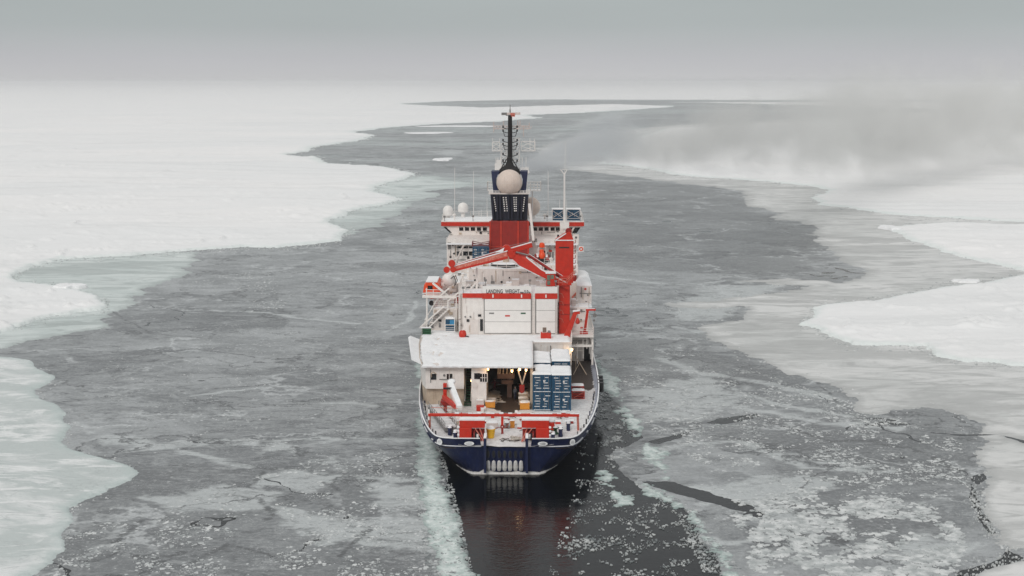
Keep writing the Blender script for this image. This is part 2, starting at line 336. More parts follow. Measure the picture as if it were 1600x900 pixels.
LEADS = [[(1000, 752), (1050, 754), (1100, 768), (1170, 790), (1200, 802), (1150, 797), (1090, 780), (1040, 766)], [(1108, 660), (1120, 654), (1184, 646), (1185, 650), (1160, 658), (1122, 664)], [(1015, 690), (1040, 684), (1068, 678), (1060, 683), (1030, 694)],
    [(1520, 744), (1536, 740), (1540, 748), (1528, 756), (1518, 752)], [(1518, 756), (1526, 780), (1536, 802), (1552, 832), (1547, 834), (1530, 806), (1514, 775)],
    [(1490, 905), (1500, 892), (1540, 882), (1566, 872), (1572, 858), (1584, 866), (1602, 874), (1580, 880), (1540, 890), (1515, 905), (1500, 930), (1480, 930)], [(1560, 679), (1600, 688), (1640, 698), (1600, 692)], [(1455, 676), (1500, 681), (1560, 679), (1500, 679)],
    [(1155, 808), (1180, 795), (1200, 806), (1160, 808)]]
DARKN = [[(100, 730), (680, 725), (690, 960), (40, 960)], [(1180, 645), (1500, 655), (1525, 760), (1200, 765)],[(512, 872), (525, 862), (542, 862), (535, 876), (520, 884)], [(545, 822), (585, 822), (575, 830), (552, 829)], [(180, 850), (220, 812), (245, 815), (222, 850), (205, 862)], [(365, 772), (410, 776), (432, 808), (405, 812)], [(700, 1000), (701, 1000), (701, 1001)],
    [(1370, 645), (1410, 637), (1490, 645), (1522, 662), (1528, 690), (1500, 690), (1480, 665), (1430, 650)], [(1100, 660), (1190, 645), (1260, 680), (1240, 720), (1160, 710)], [(1180, 790), (1330, 780), (1480, 800), (1500, 850), (1400, 860), (1200, 820)], [(120, 800), (230, 800), (200, 870), (110, 880)],
    [(950, 540), (1080, 520), (1100, 545), (1220, 590), (1180, 600), (960, 600)], [(360, 760), (420, 770), (400, 815), (330, 810)], [(930, 290), (1000, 283), (1150, 300), (1190, 335), (1270, 365), (1290, 400), (1230, 430), (1100, 430), (950, 420), (915, 330)]]
PALEN = [[(842, 244), (850, 226), (880, 208), (960, 190), (1010, 172), (930, 178), (870, 196)], [(640, 238), (700, 232), (760, 236), (700, 244)], [(960, 610), (1100, 590), (1180, 620), (1100, 660), (1000, 660)], [(1190, 700), (1320, 720), (1390, 730), (1370, 742), (1240, 722), (1160, 705)], [(1400, 755), (1500, 780), (1480, 790), (1400, 770)], [(1080, 760), (1200, 740), (1330, 750), (1220, 790), (1300, 820), (1240, 850), (1130, 800)],
    [(400, 790), (560, 810), (690, 800), (690, 870), (560, 865), (500, 850)], [(220, 780), (330, 760), (460, 770), (420, 800), (260, 800)], [(590, 760), (670, 745), (672, 800), (590, 790)], [(120, 670), (260, 690), (430, 690), (660, 684), (660, 690), (420, 696), (200, 705)], [(1020, 475), (1150, 440), (1230, 445), (1150, 500), (1060, 500)],
    [(1420, 862), (1480, 845), (1540, 850), (1480, 885)], [(440, 735), (560, 745), (470, 770), (390, 760)], [(395, 715), (400, 703), (440, 692), (465, 690), (470, 710), (490, 718), (530, 706), (535, 733), (520, 725), (475, 720), (440, 706), (420, 712)], [(555, 745), (600, 735), (640, 735), (655, 752), (630, 765), (580, 768)], [(1380, 850), (1440, 830), (1500, 850), (1490, 870), (1400, 880)]]
SLUSH = [[(652, 560), (651, 620), (651, 690), (652, 760), (666, 830), (687, 905), (694, 960), (750, 960), (738, 905), (720, 835), (706, 780), (692, 740), (684, 705), (676, 680), (667, 650), (661, 610), (660, 575)],
    [(932, 560), (962, 600), (1000, 655), (1012, 688), (1000, 690), (972, 650), (948, 608), (934, 575)], [(1000, 692), (1015, 690), (1040, 725), (1052, 752), (1038, 750), (1016, 722)], [(998, 756), (1040, 772), (1080, 792), (1110, 830), (1135, 860), (1165, 905), (1175, 940), (1145, 940), (1130, 900), (1095, 840), (1075, 800), (1030, 782)],
    [(938, 735), (955, 742), (968, 770), (980, 785), (970, 790), (945, 758)]]
dsnowL = sd(SNOW_L) + edge * 0.55
dsnowR = [sd(p) + edge * 0.55 for p in SNOW_R]
dwater = np.maximum(sd(WAKE) + 14 * nz(40, 41), np.max([sd(p) for p in LEADS], axis=0) + 7 * nz(26, 43) + 1.5)
# thin dark cracks wandering through the young ice
fx = nz(170, 71, 4); crackmask = np.clip((nz(230, 77, 3) - 0.12) * 5, 0, 1)
crack = (1.6 - np.abs(fx) * 170 * 0.5) * crackmask - 8 * (1 - crackmask)
dyoung = np.minimum(-dwater, -crack * 1.2)
pale = np.max([np.clip((sd(p) + 20 + edge2 * 1.3) / 45, 0, 1) for p in PALEN], axis=0)
dark = np.max([np.clip((sd(p) + 14 + edge2) / 30, 0, 1) for p in DARKN], axis=0)
streak = np.clip(fbm(CX / 330, CY / 130, 51, 6, .65) * 3.2 + 0.15, 0, 1) * np.clip((370 - GR) / 90, 0, 1) * np.clip((840 - GP) / 60, 0, 1) * np.clip((GP - 440) / 60, 0, 1)
farstreak = np.clip(fbm(CX / 420, CY / 160, 57, 6, .65) * 3 + .2, 0, 1) * np.clip((235 - GR) / 40, 0, 1); streak = np.maximum(streak, farstreak * .8)
dpaleR = np.maximum(sd(PALE_R) + edge2 * 0.8, sd(PALE_R2) + edge * 0.5)
dpaleR = np.minimum(dpaleR, -(np.max([sd(p) for p in LEADS], axis=0) + 5 * nz(26, 43) + 1.5))
dpaleL = np.maximum(sd(PALE_L[0]) + edge2 * 0.9, sd(PALE_L[1]) + 55 * fbm(CX / 260, CY / 90, 59, 5, .6) + edge2 * .5)
dslab = sd(SLAB_L) + edge * 0.38
dslush = np.max([sd(p) + (15 if i == 0 else 24) * nz(16, 61, 5, 0.72) + (10 if i == 0 else 26) * nz(60, 63) - (0 if i == 0 else 2) for i, p in enumerate(SLUSH)], axis=0)
def near(line):
    v = np.array(line, float); vx, vy = conf(v[:, 0], v[:, 1]); best = np.full(CX.shape, 1e9); wx, wy = CX + 7 * nz(40, 111), CY + 14 * nz(50, 113)
    for i in range(len(v) - 1):
        ex, ey = vx[i + 1] - vx[i], vy[i + 1] - vy[i]; h = np.clip(((wx - vx[i]) * ex + (wy - vy[i]) * ey) / (ex * ex + ey * ey), 0, 1); best = np.minimum(best, (wx - vx[i] - ex * h) ** 2 + (wy - vy[i] - ey * h) ** 2)
    return np.sqrt(best)
VEINS = [([(240, 698), (280, 691), (352, 686), (405, 689), (495, 686), (575, 686), (655, 689)], 11), ([(915, 428), (980, 437), (1050, 446), (1130, 440)], 9), ([(945, 520), (975, 514), (1050, 512), (1100, 520)], 16), ([(280, 702), (310, 712), (355, 725), (392, 730)], 20), ([(300, 620), (360, 612), (420, 606)], 10), ([(505, 630), (560, 632), (620, 640)], 12),
    ([(410, 790), (460, 800), (530, 832), (600, 850), (690, 862)], 20), ([(330, 486), (420, 488), (480, 500), (560, 506)], 12), ([(600, 520), (640, 500), (650, 470)], 8), ([(1030, 560), (1100, 585), (1200, 600), (1290, 620)], 22), ([(980, 640), (1080, 625), (1180, 640), (1280, 660), (1400, 670)], 22), ([(1040, 700), (1150, 690), (1260, 730), (1390, 738)], 20), ([(1000, 800), (1120, 850), (1250, 840)], 22), ([(1180, 620), (1250, 640), (1330, 650)], 14)]
CRK = [([(280, 612), (362, 607), (442, 599), (525, 594)], 6), ([(337, 637), (410, 635)], 5), ([(392, 659), (417, 654)], 7), ([(370, 687), (420, 690), (500, 686)], 5), ([(395, 729), (420, 735), (440, 732), (500, 740)], 6), ([(460, 700), (470, 712), (476, 706)], 8), ([(555, 707), (620, 704)], 6), ([(410, 738), (390, 760), (340, 765)], 7), ([(180, 848), (225, 812), (250, 815)], 9), ([(365, 774), (405, 778), (430, 806), (410, 812)], 9), ([(150, 470), (230, 520), (330, 530), (420, 520)], 5), ([(200, 560), (300, 545), (420, 560)], 5), ([(500, 610), (570, 606), (640, 618)], 5), ([(1010, 690), (1060, 684), (1100, 662), (1180, 648)], 9), ([(1240, 560), (1320, 640)], 5), ([(1350, 690), (1420, 700), (1500, 735)], 9), ([(1060, 770), (1150, 785), (1220, 830), (1320, 845)], 10), ([(1200, 660), (1300, 690), (1380, 690)], 8), ([(530, 870), (575, 828)], 8), ([(300, 880), (360, 850), (420, 870)], 9), ([(610, 560), (650, 570)], 6), ([(1020, 540), (1090, 530)], 6)]
vein = np.max([np.clip(1.15 - near(l) / w_ + .35 * nz(26, 121, 4), 0, 1) for l, w_ in VEINS], axis=0); crk = np.max([np.clip(1.2 - near(l) / w_ + .5 * nz(18, 123, 4), 0, 1) for l, w_ in CRK], axis=0)

def ice_mat(name, build, rough=0.6, bump=0.3, bs=1.5):
    m = bpy.data.materials.new(name); m.use_nodes = True; N = m.node_tree.nodes; L = m.node_tree.links; b = N['Principled BSDF']
    b.inputs['Roughness'].default_value = rough; b.inputs['Specular IOR Level'].default_value = 0.35
    t = N.new('ShaderNodeTexCoord').outputs['Object']
    def noise(scale, detail=6, rough=0.6, stretch=(1, 1, 1), dist=0.0):
        mp = N.new('ShaderNodeMapping'); mp.inputs['Scale'].default_value = stretch; n = N.new('ShaderNodeTexNoise'); n.inputs['Scale'].default_value = scale
        n.inputs['Detail'].default_value = detail; n.inputs['Roughness'].default_value = rough; n.inputs['Distortion'].default_value = dist
        L.new(t, mp.inputs[0]); L.new(mp.outputs[0], n.inputs['Vector']); return n.outputs['Fac']
    def rng(v, a, c, lo=0.0, hi=1.0, smooth=True):
        r = N.new('ShaderNodeMapRange'); r.interpolation_type = 'SMOOTHSTEP' if smooth else 'LINEAR'
        for k, x in (('From Min', a), ('From Max', c), ('To Min', lo), ('To Max', hi)): r.inputs[k].default_value = x
        L.new(v, r.inputs['Value']); return r.outputs[0]
    def mix(f, a, c):
        x = N.new('ShaderNodeMix'); x.data_type = 'RGBA'
        for s, v in (('Factor', f), ('A', a), ('B', c)):
            if isinstance(v, tuple): x.inputs[s].default_value = (*v, 1)
            elif isinstance(v, float): x.inputs[s].default_value = v
            else: L.new(v, x.inputs[s])
        return x.outputs['Result']
    def op(o, a, c, clamp=False):
        x = N.new('ShaderNodeMath'); x.operation = o; x.use_clamp = clamp
        for i, v in enumerate((a, c)):
            if isinstance(v, (int, float)): x.inputs[i].default_value = v
            else: L.new(v, x.inputs[i])
        return x.outputs[0]
    def attr(a):
        x = N.new('ShaderNodeAttribute'); x.attribute_name = a; return x.outputs['Fac']
    def vor(scale, lo, hi, feat='F1', stretch=(1, 1, 1)):
        mp = N.new('ShaderNodeMapping'); mp.inputs['Scale'].default_value = stretch; L.new(t, mp.inputs[0])
        x = N.new('ShaderNodeTexVoronoi'); x.feature = feat; x.inputs['Scale'].default_value = scale; L.new(mp.outputs[0], x.inputs['Vector']); return rng(x.outputs['Distance'], lo, hi, 1.0, 0.0)
    def plates(scale, warp):                     # overlapping plates: a tone for each and the distance to its rim
        n = N.new('ShaderNodeTexNoise'); n.inputs['Scale'].default_value = scale * 2.2; n.inputs['Detail'].default_value = 7; n.inputs['Roughness'].default_value = 0.62; L.new(t, n.inputs['Vector'])
        v = N.new('ShaderNodeVectorMath'); v.operation = 'SUBTRACT'; v.inputs[1].default_value = (.5, .5, .5); L.new(n.outputs['Color'], v.inputs[0])
        w = N.new('ShaderNodeVectorMath'); w.operation = 'SCALE'; w.inputs['Scale'].default_value = warp * 4; L.new(v.outputs[0], w.inputs[0])
        a = N.new('ShaderNodeVectorMath'); a.operation = 'ADD'; L.new(t, a.inputs[0]); L.new(w.outputs[0], a.inputs[1])
        m2 = N.new('ShaderNodeMapping'); m2.inputs['Scale'].default_value = (0.75, 1.25, 1); L.new(a.outputs[0], m2.inputs[0]); out = []
        for f in ('F1', 'DISTANCE_TO_EDGE'):
            x = N.new('ShaderNodeTexVoronoi'); x.feature = f; x.inputs['Scale'].default_value = scale; x.inputs['Randomness'].default_value = 1; L.new(m2.outputs[0], x.inputs['Vector']); out.append(x)
        sp = N.new('ShaderNodeSeparateColor'); L.new(out[0].outputs['Color'], sp.inputs[0]); return sp.outputs[0], out[1].outputs['Distance']
    vor.plates = plates
    col = build(noise, rng, mix, op, attr, vor)
    L.new(col, b.inputs['Base Color'])
    bp = N.new('ShaderNodeBump'); bp.inputs['Strength'].default_value = bump; bp.inputs['Distance'].default_value = 0.15; L.new(noise(bs, 6, 0.65), bp.inputs['Height']); L.new(bp.outputs[0], b.inputs['Normal'])
    return m
def young(noise, rng, mix, op, attr, vor):
    big = noise(0.035, 6, 0.62, dist=0.8); mid = noise(0.16, 7, 0.70, (0.7, 1.3, 1), 1.2); fine = noise(1.5, 6, 0.75); crumple = noise(0.55, 8, 0.78, (0.6, 1.5, 1), 0.8)
    tone, rim = vor.plates(0.036, 9.0); tone2, rim2 = vor.plates(0.11, 4.0)
    base = mix(rng(big, 0.40, 0.62), (0.19, 0.201, 0.207), (0.36, 0.377, 0.384))
    base = mix(rng(tone, 0.55, 0.95, 0, 0.55), base, (0.40, 0.418, 0.424)); base = mix(rng(tone, 0.42, 0.05, 0, 0.55), base, (0.13, 0.137, 0.143))
    base = mix(rng(tone2, 0.6, 0.95, 0, 0.28), base, (0.42, 0.438, 0.444)); base = mix(rng(tone2, 0.4, 0.05, 0, 0.3), base, (0.13, 0.137, 0.143))
    base = mix(rng(mid, 0.51, 0.64, 0, 0.55), base, (0.45, 0.47, 0.477)); base = mix(op('MULTIPLY', rng(mid, 0.46, 0.36), 0.6), base, (0.12, 0.127, 0.133))
    base = mix(op('MULTIPLY', attr('dark'), 0.55), base, (0.13, 0.136, 0.14))
    base = mix(rng(op('ADD', attr('pale'), op('MULTIPLY', op('SUBTRACT', mid, 0.5), 2.2)), 0.35, 1.0, 0, 0.8), base, (0.53, 0.56, 0.56))
    base = mix(op('MULTIPLY', attr('streak'), rng(mid, 0.3, 0.7, 0.35, 0.95)), base, (0.50, 0.565, 0.55))
    rough = rng(noise(0.03, 5, 0.6, dist=1.0), 0.44, 0.58, 0.12, 1.0)          # some plates crumpled, some slick
    base = mix(op('MULTIPLY', rng(crumple, 0.49, 0.38, 0, 0.62), rough), base, (0.075, 0.08, 0.084)); base = mix(op('MULTIPLY', rng(crumple, 0.53, 0.64, 0, 0.5), rough), base, (0.54, 0.56, 0.565))
    where = rng(noise(0.045, 5, 0.65), 0.44, 0.58)
    base = mix(op('MULTIPLY', rng(rim, 0.0, 0.045, 0.75, 0.0), where), base, (0.56, 0.585, 0.59))
    base = mix(op('MULTIPLY', rng(rim, 0.0, 0.028, 0.85, 0.0), op('SUBTRACT', 1.0, where)), base, (0.06, 0.063, 0.066))
    base = mix(op('MULTIPLY', rng(rim2, 0.0, 0.035, 0.6, 0.0), rng(noise(0.07, 5, 0.65, (1, 1.4, 1)), 0.52, 0.6)), base, (0.07, 0.073, 0.076))
    base = mix(op('MULTIPLY', rng(op('ADD', attr('crack'), op('MULTIPLY', op('SUBTRACT', crumple, 0.5), 5.0)), 0.55, 0.95), 0.75), base, (0.055, 0.058, 0.06))
    fl = op('MULTIPLY', vor(0.8, 0.10, 0.22), rng(noise(0.09, 4, 0.6), 0.46, 0.64))
    base = mix(op('MULTIPLY', fl, 0.75), base, (0.74, 0.76, 0.76)); fl2 = op('MULTIPLY', vor(2.6, 0.15, 0.32), rng(noise(0.14, 4, 0.65), 0.47, 0.64))
    base = mix(op('MULTIPLY', fl2, 0.45), base, (0.66, 0.68, 0.68))
    return mix(rng(fine, 0.47, 0.66, 0.0, 0.28), mix(rng(fine, 0.5, 0.38, 0, 0.25), base, (0.12, 0.125, 0.13)), (0.50, 0.51, 0.515))
def palem(tint, hi):
    def f(noise, rng, mix, op, attr, vor):
        big = noise(0.03, 6, 0.6, dist=1.0); mid = noise(0.12, 7, 0.65, (0.6, 1.6, 1), 1.5)
        c = mix(rng(big, 0.35, 0.7), tint, hi); c = mix(rng(mid, 0.50, 0.62, 0, 0.7), c, tuple(x * 0.74 for x in tint)); c = mix(rng(mid, 0.48, 0.38, 0, 0.55), c, hi); sw = noise(0.018, 7, 0.66, (0.5, 1.5, 1), 2.2); c = mix(rng(sw, 0.5, 0.6, 0, 0.6), c, tuple(x * 0.70 for x in tint))
        return mix(rng(op('ADD', attr('d'), op('MULTIPLY', op('SUBTRACT', noise(0.25, 6, 0.65), 0.5), 40.0)), 0.0, 26.0, 0.75, 0.0), c, tuple(x * 0.72 for x in tint))
    return f
def slabm(noise, rng, mix, op, attr, vor):
    big = noise(0.05, 6, 0.62, dist=1.2); c = mix(rng(big, 0.43, 0.60), (0.535, 0.58, 0.57), (0.77, 0.785, 0.78)); mid = noise(0.3, 7, 0.70, (0.6, 1.5, 1), 1.0); c = mix(rng(noise(0.12, 7, 0.68, (0.6, 1.6, 1), 1.4), 0.5, 0.61, 0, 0.8), c, (0.85, 0.86, 0.855))
    c = mix(rng(mid, 0.52, 0.75, 0, 0.5), c, (0.44, 0.475, 0.47)); ln = noise(0.09, 6, 0.6, (0.8, 1.8, 1), 1.6); c = mix(rng(op('ABSOLUTE', op('SUBTRACT', ln, 0.5), 0), 0.0, 0.012, 0.45, 0.0), c, (0.34, 0.37, 0.37))
    return mix(rng(op('ADD', attr('d'), op('MULTIPLY', op('SUBTRACT', noise(0.5, 6, 0.65), 0.5), 40.0)), 0.0, 34.0, 0.75, 0.0), c, (0.48, 0.555, 0.54))
def snowm(noise, rng, mix, op, attr, vor):
    big = noise(0.006, 6, 0.6, (0.5, 1.2, 1)); mid = noise(0.05, 6, 0.62, (0.5, 1.5, 1), 0.6)
    c = mix(rng(big, 0.35, 0.68), (0.85, 0.855, 0.855), (0.91, 0.90, 0.893)); c = mix(rng(mid, 0.54, 0.72, 0, 0.4), c, (0.76, 0.755, 0.755)); st = noise(0.0035, 7, 0.62, (0.35, 1.6, 1), 1.0); c = mix(rng(op('ABSOLUTE', op('SUBTRACT', st, 0.5), 0), 0.0, 0.02, 0.22, 0.0), c, (0.62, 0.635, 0.635)); st2 = noise(0.012, 7, 0.62, (0.5, 1.4, 1), 1.4); c = mix(rng(op('ABSOLUTE', op('SUBTRACT', st2, 0.47), 0), 0.0, 0.014, 0.22, 0.0), c, (0.68, 0.695, 0.69))
    return mix(rng(op('ADD', attr('d'), op('MULTIPLY', op('SUBTRACT', noise(0.2, 6, 0.6), 0.5), 30.0)), 0.0, 22.0, 0.6, 0.0), c, (0.66, 0.735, 0.715))
def slushm(noise, rng, mix, op, attr, vor):
    c = mix(rng(noise(0.9, 7, 0.72), 0.34, 0.66), (0.46, 0.55, 0.525), (0.76, 0.81, 0.79)); return mix(rng(attr('d'), -4.0, 16.0, 0.75, 0.0), c, (0.13, 0.19, 0.18))
M_YOUNG = ice_mat('young_grey_ice', young, 0.45, 0.25, 2.0)
def put(name, d, top, m, kind='structure', ramp=6.0, extra=None, attrs=None, label=None):
    z, keep = layer(d, top, ramp, extra); a = {'d': d}; a.update(attrs or {})
    o = bpy.data.objects.new(name, grid_mesh(name, GX, GY, z, keep, m, a)); C.objects.link(o); tag(o, kind=kind); return o
hide = np.maximum(dsnowL, np.max(dsnowR, axis=0))
put('young_ice', np.where(hide > 60, -20, dyoung), 0.06, M_YOUNG, attrs={'pale': np.maximum(pale, vein), 'dark': dark, 'streak': streak, 'crack': crk})
put('grey_white_ice', np.where(np.max(dsnowR, axis=0) > 60, -20, dpaleR), 0.13, ice_mat('grey_white_ice', palem((0.57, 0.58, 0.57), (0.74, 0.74, 0.73)), 0.6, 0.25, 1.2))
put('pale_green_ice', np.where(dsnowL > 60, -20, dpaleL), 0.12, ice_mat('pale_green_ice', palem((0.54, 0.60, 0.585), (0.70, 0.745, 0.73)), 0.55, 0.25, 1.2))
put('ice_ledge', dslab, 0.22, ice_mat('mottled_ledge_ice', slabm, 0.55, 0.5, 1.5), extra=0.08 * nz(30, 91))
M_SNOWF = ice_mat('wind_packed_snow', snowm, 0.8, 0.5, 0.25)
rdg = 0.9 * np.maximum(nz(50, 95, 5, 0.7), 0) ** 1.0 + 0.8 * np.clip(1 - np.abs(nz(150, 97, 4)) * 16, 0, 1) * np.clip(nz(90, 99, 3) * 3, 0, 1)
put('snow_field', dsnowL, 0.6, M_SNOWF, extra=rdg)
for d in dsnowR: put('snow_field', d, 0.6, M_SNOWF, extra=rdg)
put('wake_slush', dslush, 0.10, ice_mat('crushed_wake_ice', slushm, 0.7, 0.9, 3.0), kind='stuff', ramp=4, extra=0.12 * nz(10, 101, 4, 0.7))

# loose brash: pieces nobody could count, in clusters
def brash(name, regions, m, seed, hmax=0.10, lines=()):
    rs = np.random.RandomState(seed); V = []; F = []
    for line, n, s0, s1, jx, jy in lines:
        p = np.array(line, float); sg = np.hypot(np.diff(p[:, 0]), np.diff(p[:, 1]) * 3); t = rs.choice(len(sg), n, p=sg / sg.sum()); u = rs.rand(n)
        x = p[t, 0] + (p[t + 1, 0] - p[t, 0]) * u; y = p[t, 1] + (p[t + 1, 1] - p[t, 1]) * u; k = (y - HOR) / 500; x = x + rs.normal(0, jx, n) ; y = y + rs.normal(0, jy, n) * k
        for a, b in zip(x, y):
            if b < HOR + 25: continue
            gx, gy = ground(a, b); rg = gy / FPX; r = (s0 + (s1 - s0) * rs.rand() ** 2.5) * rg; kk = 5; th = rs.rand() * 6.28; o = len(V); el = rs.uniform(.5, 1); hh = min(.12 + r * .35, .9)
            for zz, q in ((-.05, 1.0), (hh, .8)):
                for i in range(kk):
                    an = th + 2 * PI * (i + .3 * rs.rand()) / kk; V.append((gx + r * q * math.cos(an), gy + r * el * q * math.sin(an), zz + (rs.rand() * .1 * hh if zz > 0 else 0)))
            F.append(list(range(o + kk, o + 2 * kk)))
            for i in range(kk): F.append([o + i, o + (i + 1) % kk, o + kk + (i + 1) % kk, o + kk + i])
    for poly, n, s0, s1, clus, thr in regions:
        p = np.array(poly, float); lo = p.min(0); hi = p.max(0); cnt = 0; tries = 0
        while cnt < n and tries < 30:
            tries += 1; x = rs.uniform(lo[0], hi[0], n * 2); y = rs.uniform(lo[1], hi[1], n * 2); ins = np.zeros(len(x), bool)
            for i in range(len(p)):
                (ax, ay), (bx, by) = p[i], p[(i + 1) % len(p)]
                if ay != by: ins ^= ((ay > y) != (by > y)) & (x < (bx - ax) * (y - ay) / (by - ay) + ax)
            cx, cy = conf(x, y); ok = ins & (fbm(cx / clus, cy / clus, seed + 3, 4) > thr + rs.normal(0, 0.12, len(x)))
            for a, b in zip(x[ok], y[ok]):
                if cnt >= n: break
                gx, gy = ground(a, b); r = s0 + (s1 - s0) * rs.rand() ** 3.2; k = rs.randint(5, 8); th = rs.rand() * 6.28; el = rs.uniform(0.5, 1.0); h = min(hmax, 0.012 + r * 0.06)
                o = len(V); ang = np.sort(rs.rand(k) * 0.5 + np.arange(k)) * 2 * PI / k
                for zz, q in ((-0.02 - rs.uniform(0, .02), 1.0), (0.06 + h + rs.uniform(0, .03), 0.86)):
                    for t in ang:
                        rr = r * q * (0.75 + 0.4 * ((math.sin(t * 3 + th * 5) + 1) / 2)); u, w = rr * math.cos(t), rr * el * math.sin(t)
                        V.append((gx + u * math.cos(th) - w * math.sin(th), gy + u * math.sin(th) + w * math.cos(th), zz))
                F.append(list(range(o + k, o + 2 * k)))
                for i in range(k): F.append([o + i, o + (i + 1) % k, o + k + (i + 1) % k, o + k + i])
                cnt += 1
    o = bpy.data.objects.new(name, wmesh(name, V, F, m)); C.objects.link(o); return tag(o, kind='stuff')
M_BRASH = ice_mat('brash_ice', lambda noise, rng, mix, op, attr, vor: mix(rng(noise(0.7, 5, 0.6), 0.35, 0.68), (0.40, 0.425, 0.425), (0.72, 0.735, 0.73)), 0.7, 0.4, 4)
brash('brash_ice', [
    ([(1165, 850), (1200, 800), (1330, 770), (1460, 790), (1510, 840), (1490, 920), (1180, 920)], 5200, 0.10, 0.66, 45, 0.02),
    ([(950, 560), (1060, 540), (1300, 620), (1500, 690), (1520, 770), (1300, 800), (1180, 770), (1050, 700), (960, 620)], 5200, 0.07, 0.42, 45, 0.13),
    ([(1150, 775), (1300, 760), (1200, 850), (1140, 820)], 500, 0.2, 0.6, 40, 0.05),
    ([(110, 800), (300, 780), (480, 720), (650, 700), (690, 920), (80, 920)], 3000, 0.06, 0.36, 45, 0.17),
    ([(120, 560), (400, 480), (640, 470), (650, 700), (480, 720), (240, 700)], 1500, 0.05, 0.24, 45, 0.2),
    ([(300, 440), (420, 420), (450, 480), (320, 500)], 260, 0.2, 0.5, 60, 0.05)], M_BRASH, 5,
    lines=[(SNOW_L[4:44], 2600, .5, 2.6, 4, 5), (SNOW_R[0][0:4] , 200, .5, 2.2, 4, 4), (SNOW_R[0][11:], 700, .5, 2.6, 5, 5), (SNOW_R[1][5:12] + SNOW_R[1][:3], 700, .5, 3, 5, 5), (SNOW_R[2][:18], 1500, .5, 3.2, 5, 6), (SLAB_L[1:27], 700, .4, 2.2, 6, 7), (PALE_R[17:50], 1500, .4, 2.4, 9, 9), (LEADS[4], 250, .5, 3, 6, 5), (LEADS[5], 200, .5, 3, 6, 4)])
M_BRASHW = ice_mat('wet_brash_ice', lambda noise, rng, mix, op, attr, vor: mix(rng(noise(0.5, 5, 0.6), 0.38, 0.64), (0.20, 0.22, 0.225), (0.60, 0.62, 0.615)), 0.6, 0.4, 4)
brash('wake_brash_ice', [
    ([(930, 640), (985, 690), (960, 730), (1005, 770), (1080, 810), (1130, 920), (850, 920), (900, 760), (900, 700)], 1700, 0.04, 0.24, 26, 0.16),
    ([(940, 600), (1000, 680), (1010, 720), (950, 720), (925, 660)], 900, 0.05, 0.26, 26, 0.08),
    ([(985, 750), (1085, 790), (1180, 920), (1110, 920), (1060, 810)], 900, 0.05, 0.3, 30, -0.1),
    ([(648, 690), (690, 700), (712, 780), (745, 920), (672, 920), (650, 780)], 2800, 0.05, 0.26, 30, -0.35)], M_BRASHW, 8, 0.05)
# floes one can single out
M_FLOEG = ice_mat('thin_floe_ice', palem((0.52, 0.53, 0.53), (0.72, 0.725, 0.72)), 0.6, 0.3, 2.0)
def floe(label, px, py, wpx, hpx, seed, th=0.4, m=None):
    u, dy, dz = ray(px, py); gx, gy = ground(px, py); k = 40; rs = random.Random(seed); r0 = (wpx / 2) * (-CAM_H / dz) / FPX
    ry = abs(ground(px, py - hpx / 2)[1] - ground(px, py + hpx / 2)[1]) / 2; b = MB(); ph = [rs.uniform(0, 6.28) for _ in range(5)]
    rad = [1 + 0.16 * math.sin(2 * t + ph[0]) + 0.11 * math.sin(3 * t + ph[1]) + 0.08 * math.sin(5 * t + ph[2]) + 0.06 * math.sin(9 * t + ph[3]) + rs.uniform(-.05, .05) for t in [2 * PI * i / k for i in range(k)]]
    rings = []
    for q, z in ((1.04, -0.1), (1.0, th * 0.5), (0.93, th), (0.6, th * 1.1), (0.2, th * 1.15)):
        rings.append([(r0 * q * rad[i] * math.cos(2 * PI * i / k), ry * q * rad[i] * math.sin(2 * PI * i / k), z + (rs.uniform(-.08, .08) * th if q < .95 else 0)) for i in range(k)])
    vs = [v for rg in rings for v in rg]; fs = [(j * k + i, j * k + (i + 1) % k, (j + 1) * k + (i + 1) % k, (j + 1) * k + i) for j in range(4) for i in range(k)] + [tuple(range(4 * k, 5 * k))]
    b.add(vs, fs); o = b.build('ice_floe', m or M_SNOW, None, True); o.location = (gx, gy, 0.05); return tag(o, label, 'ice floe')
floe('small white floe alone on the grey lead left of the mast', 692, 249.5, 26, 4.5, 1, 0.5)
floe('long thin white floe lying across the lead beyond the mast on the left', 668, 208, 70, 2.2, 2, 0.5)
floe('narrow white floe tongue nearest the far left shore of the lead', 722, 197.5, 110, 2.0, 3, 0.5)
floe('low hummocked white floe beside the dark notch of the left snow field', 108, 451, 42, 7, 4, 0.9)
floe('small snowy floe off the tip of the middle right snow field', 1390, 358, 30, 6, 5, 0.8)
floe('small white floe touching the upper edge of the near right snow field', 1510, 441, 36, 5, 8, 0.5)
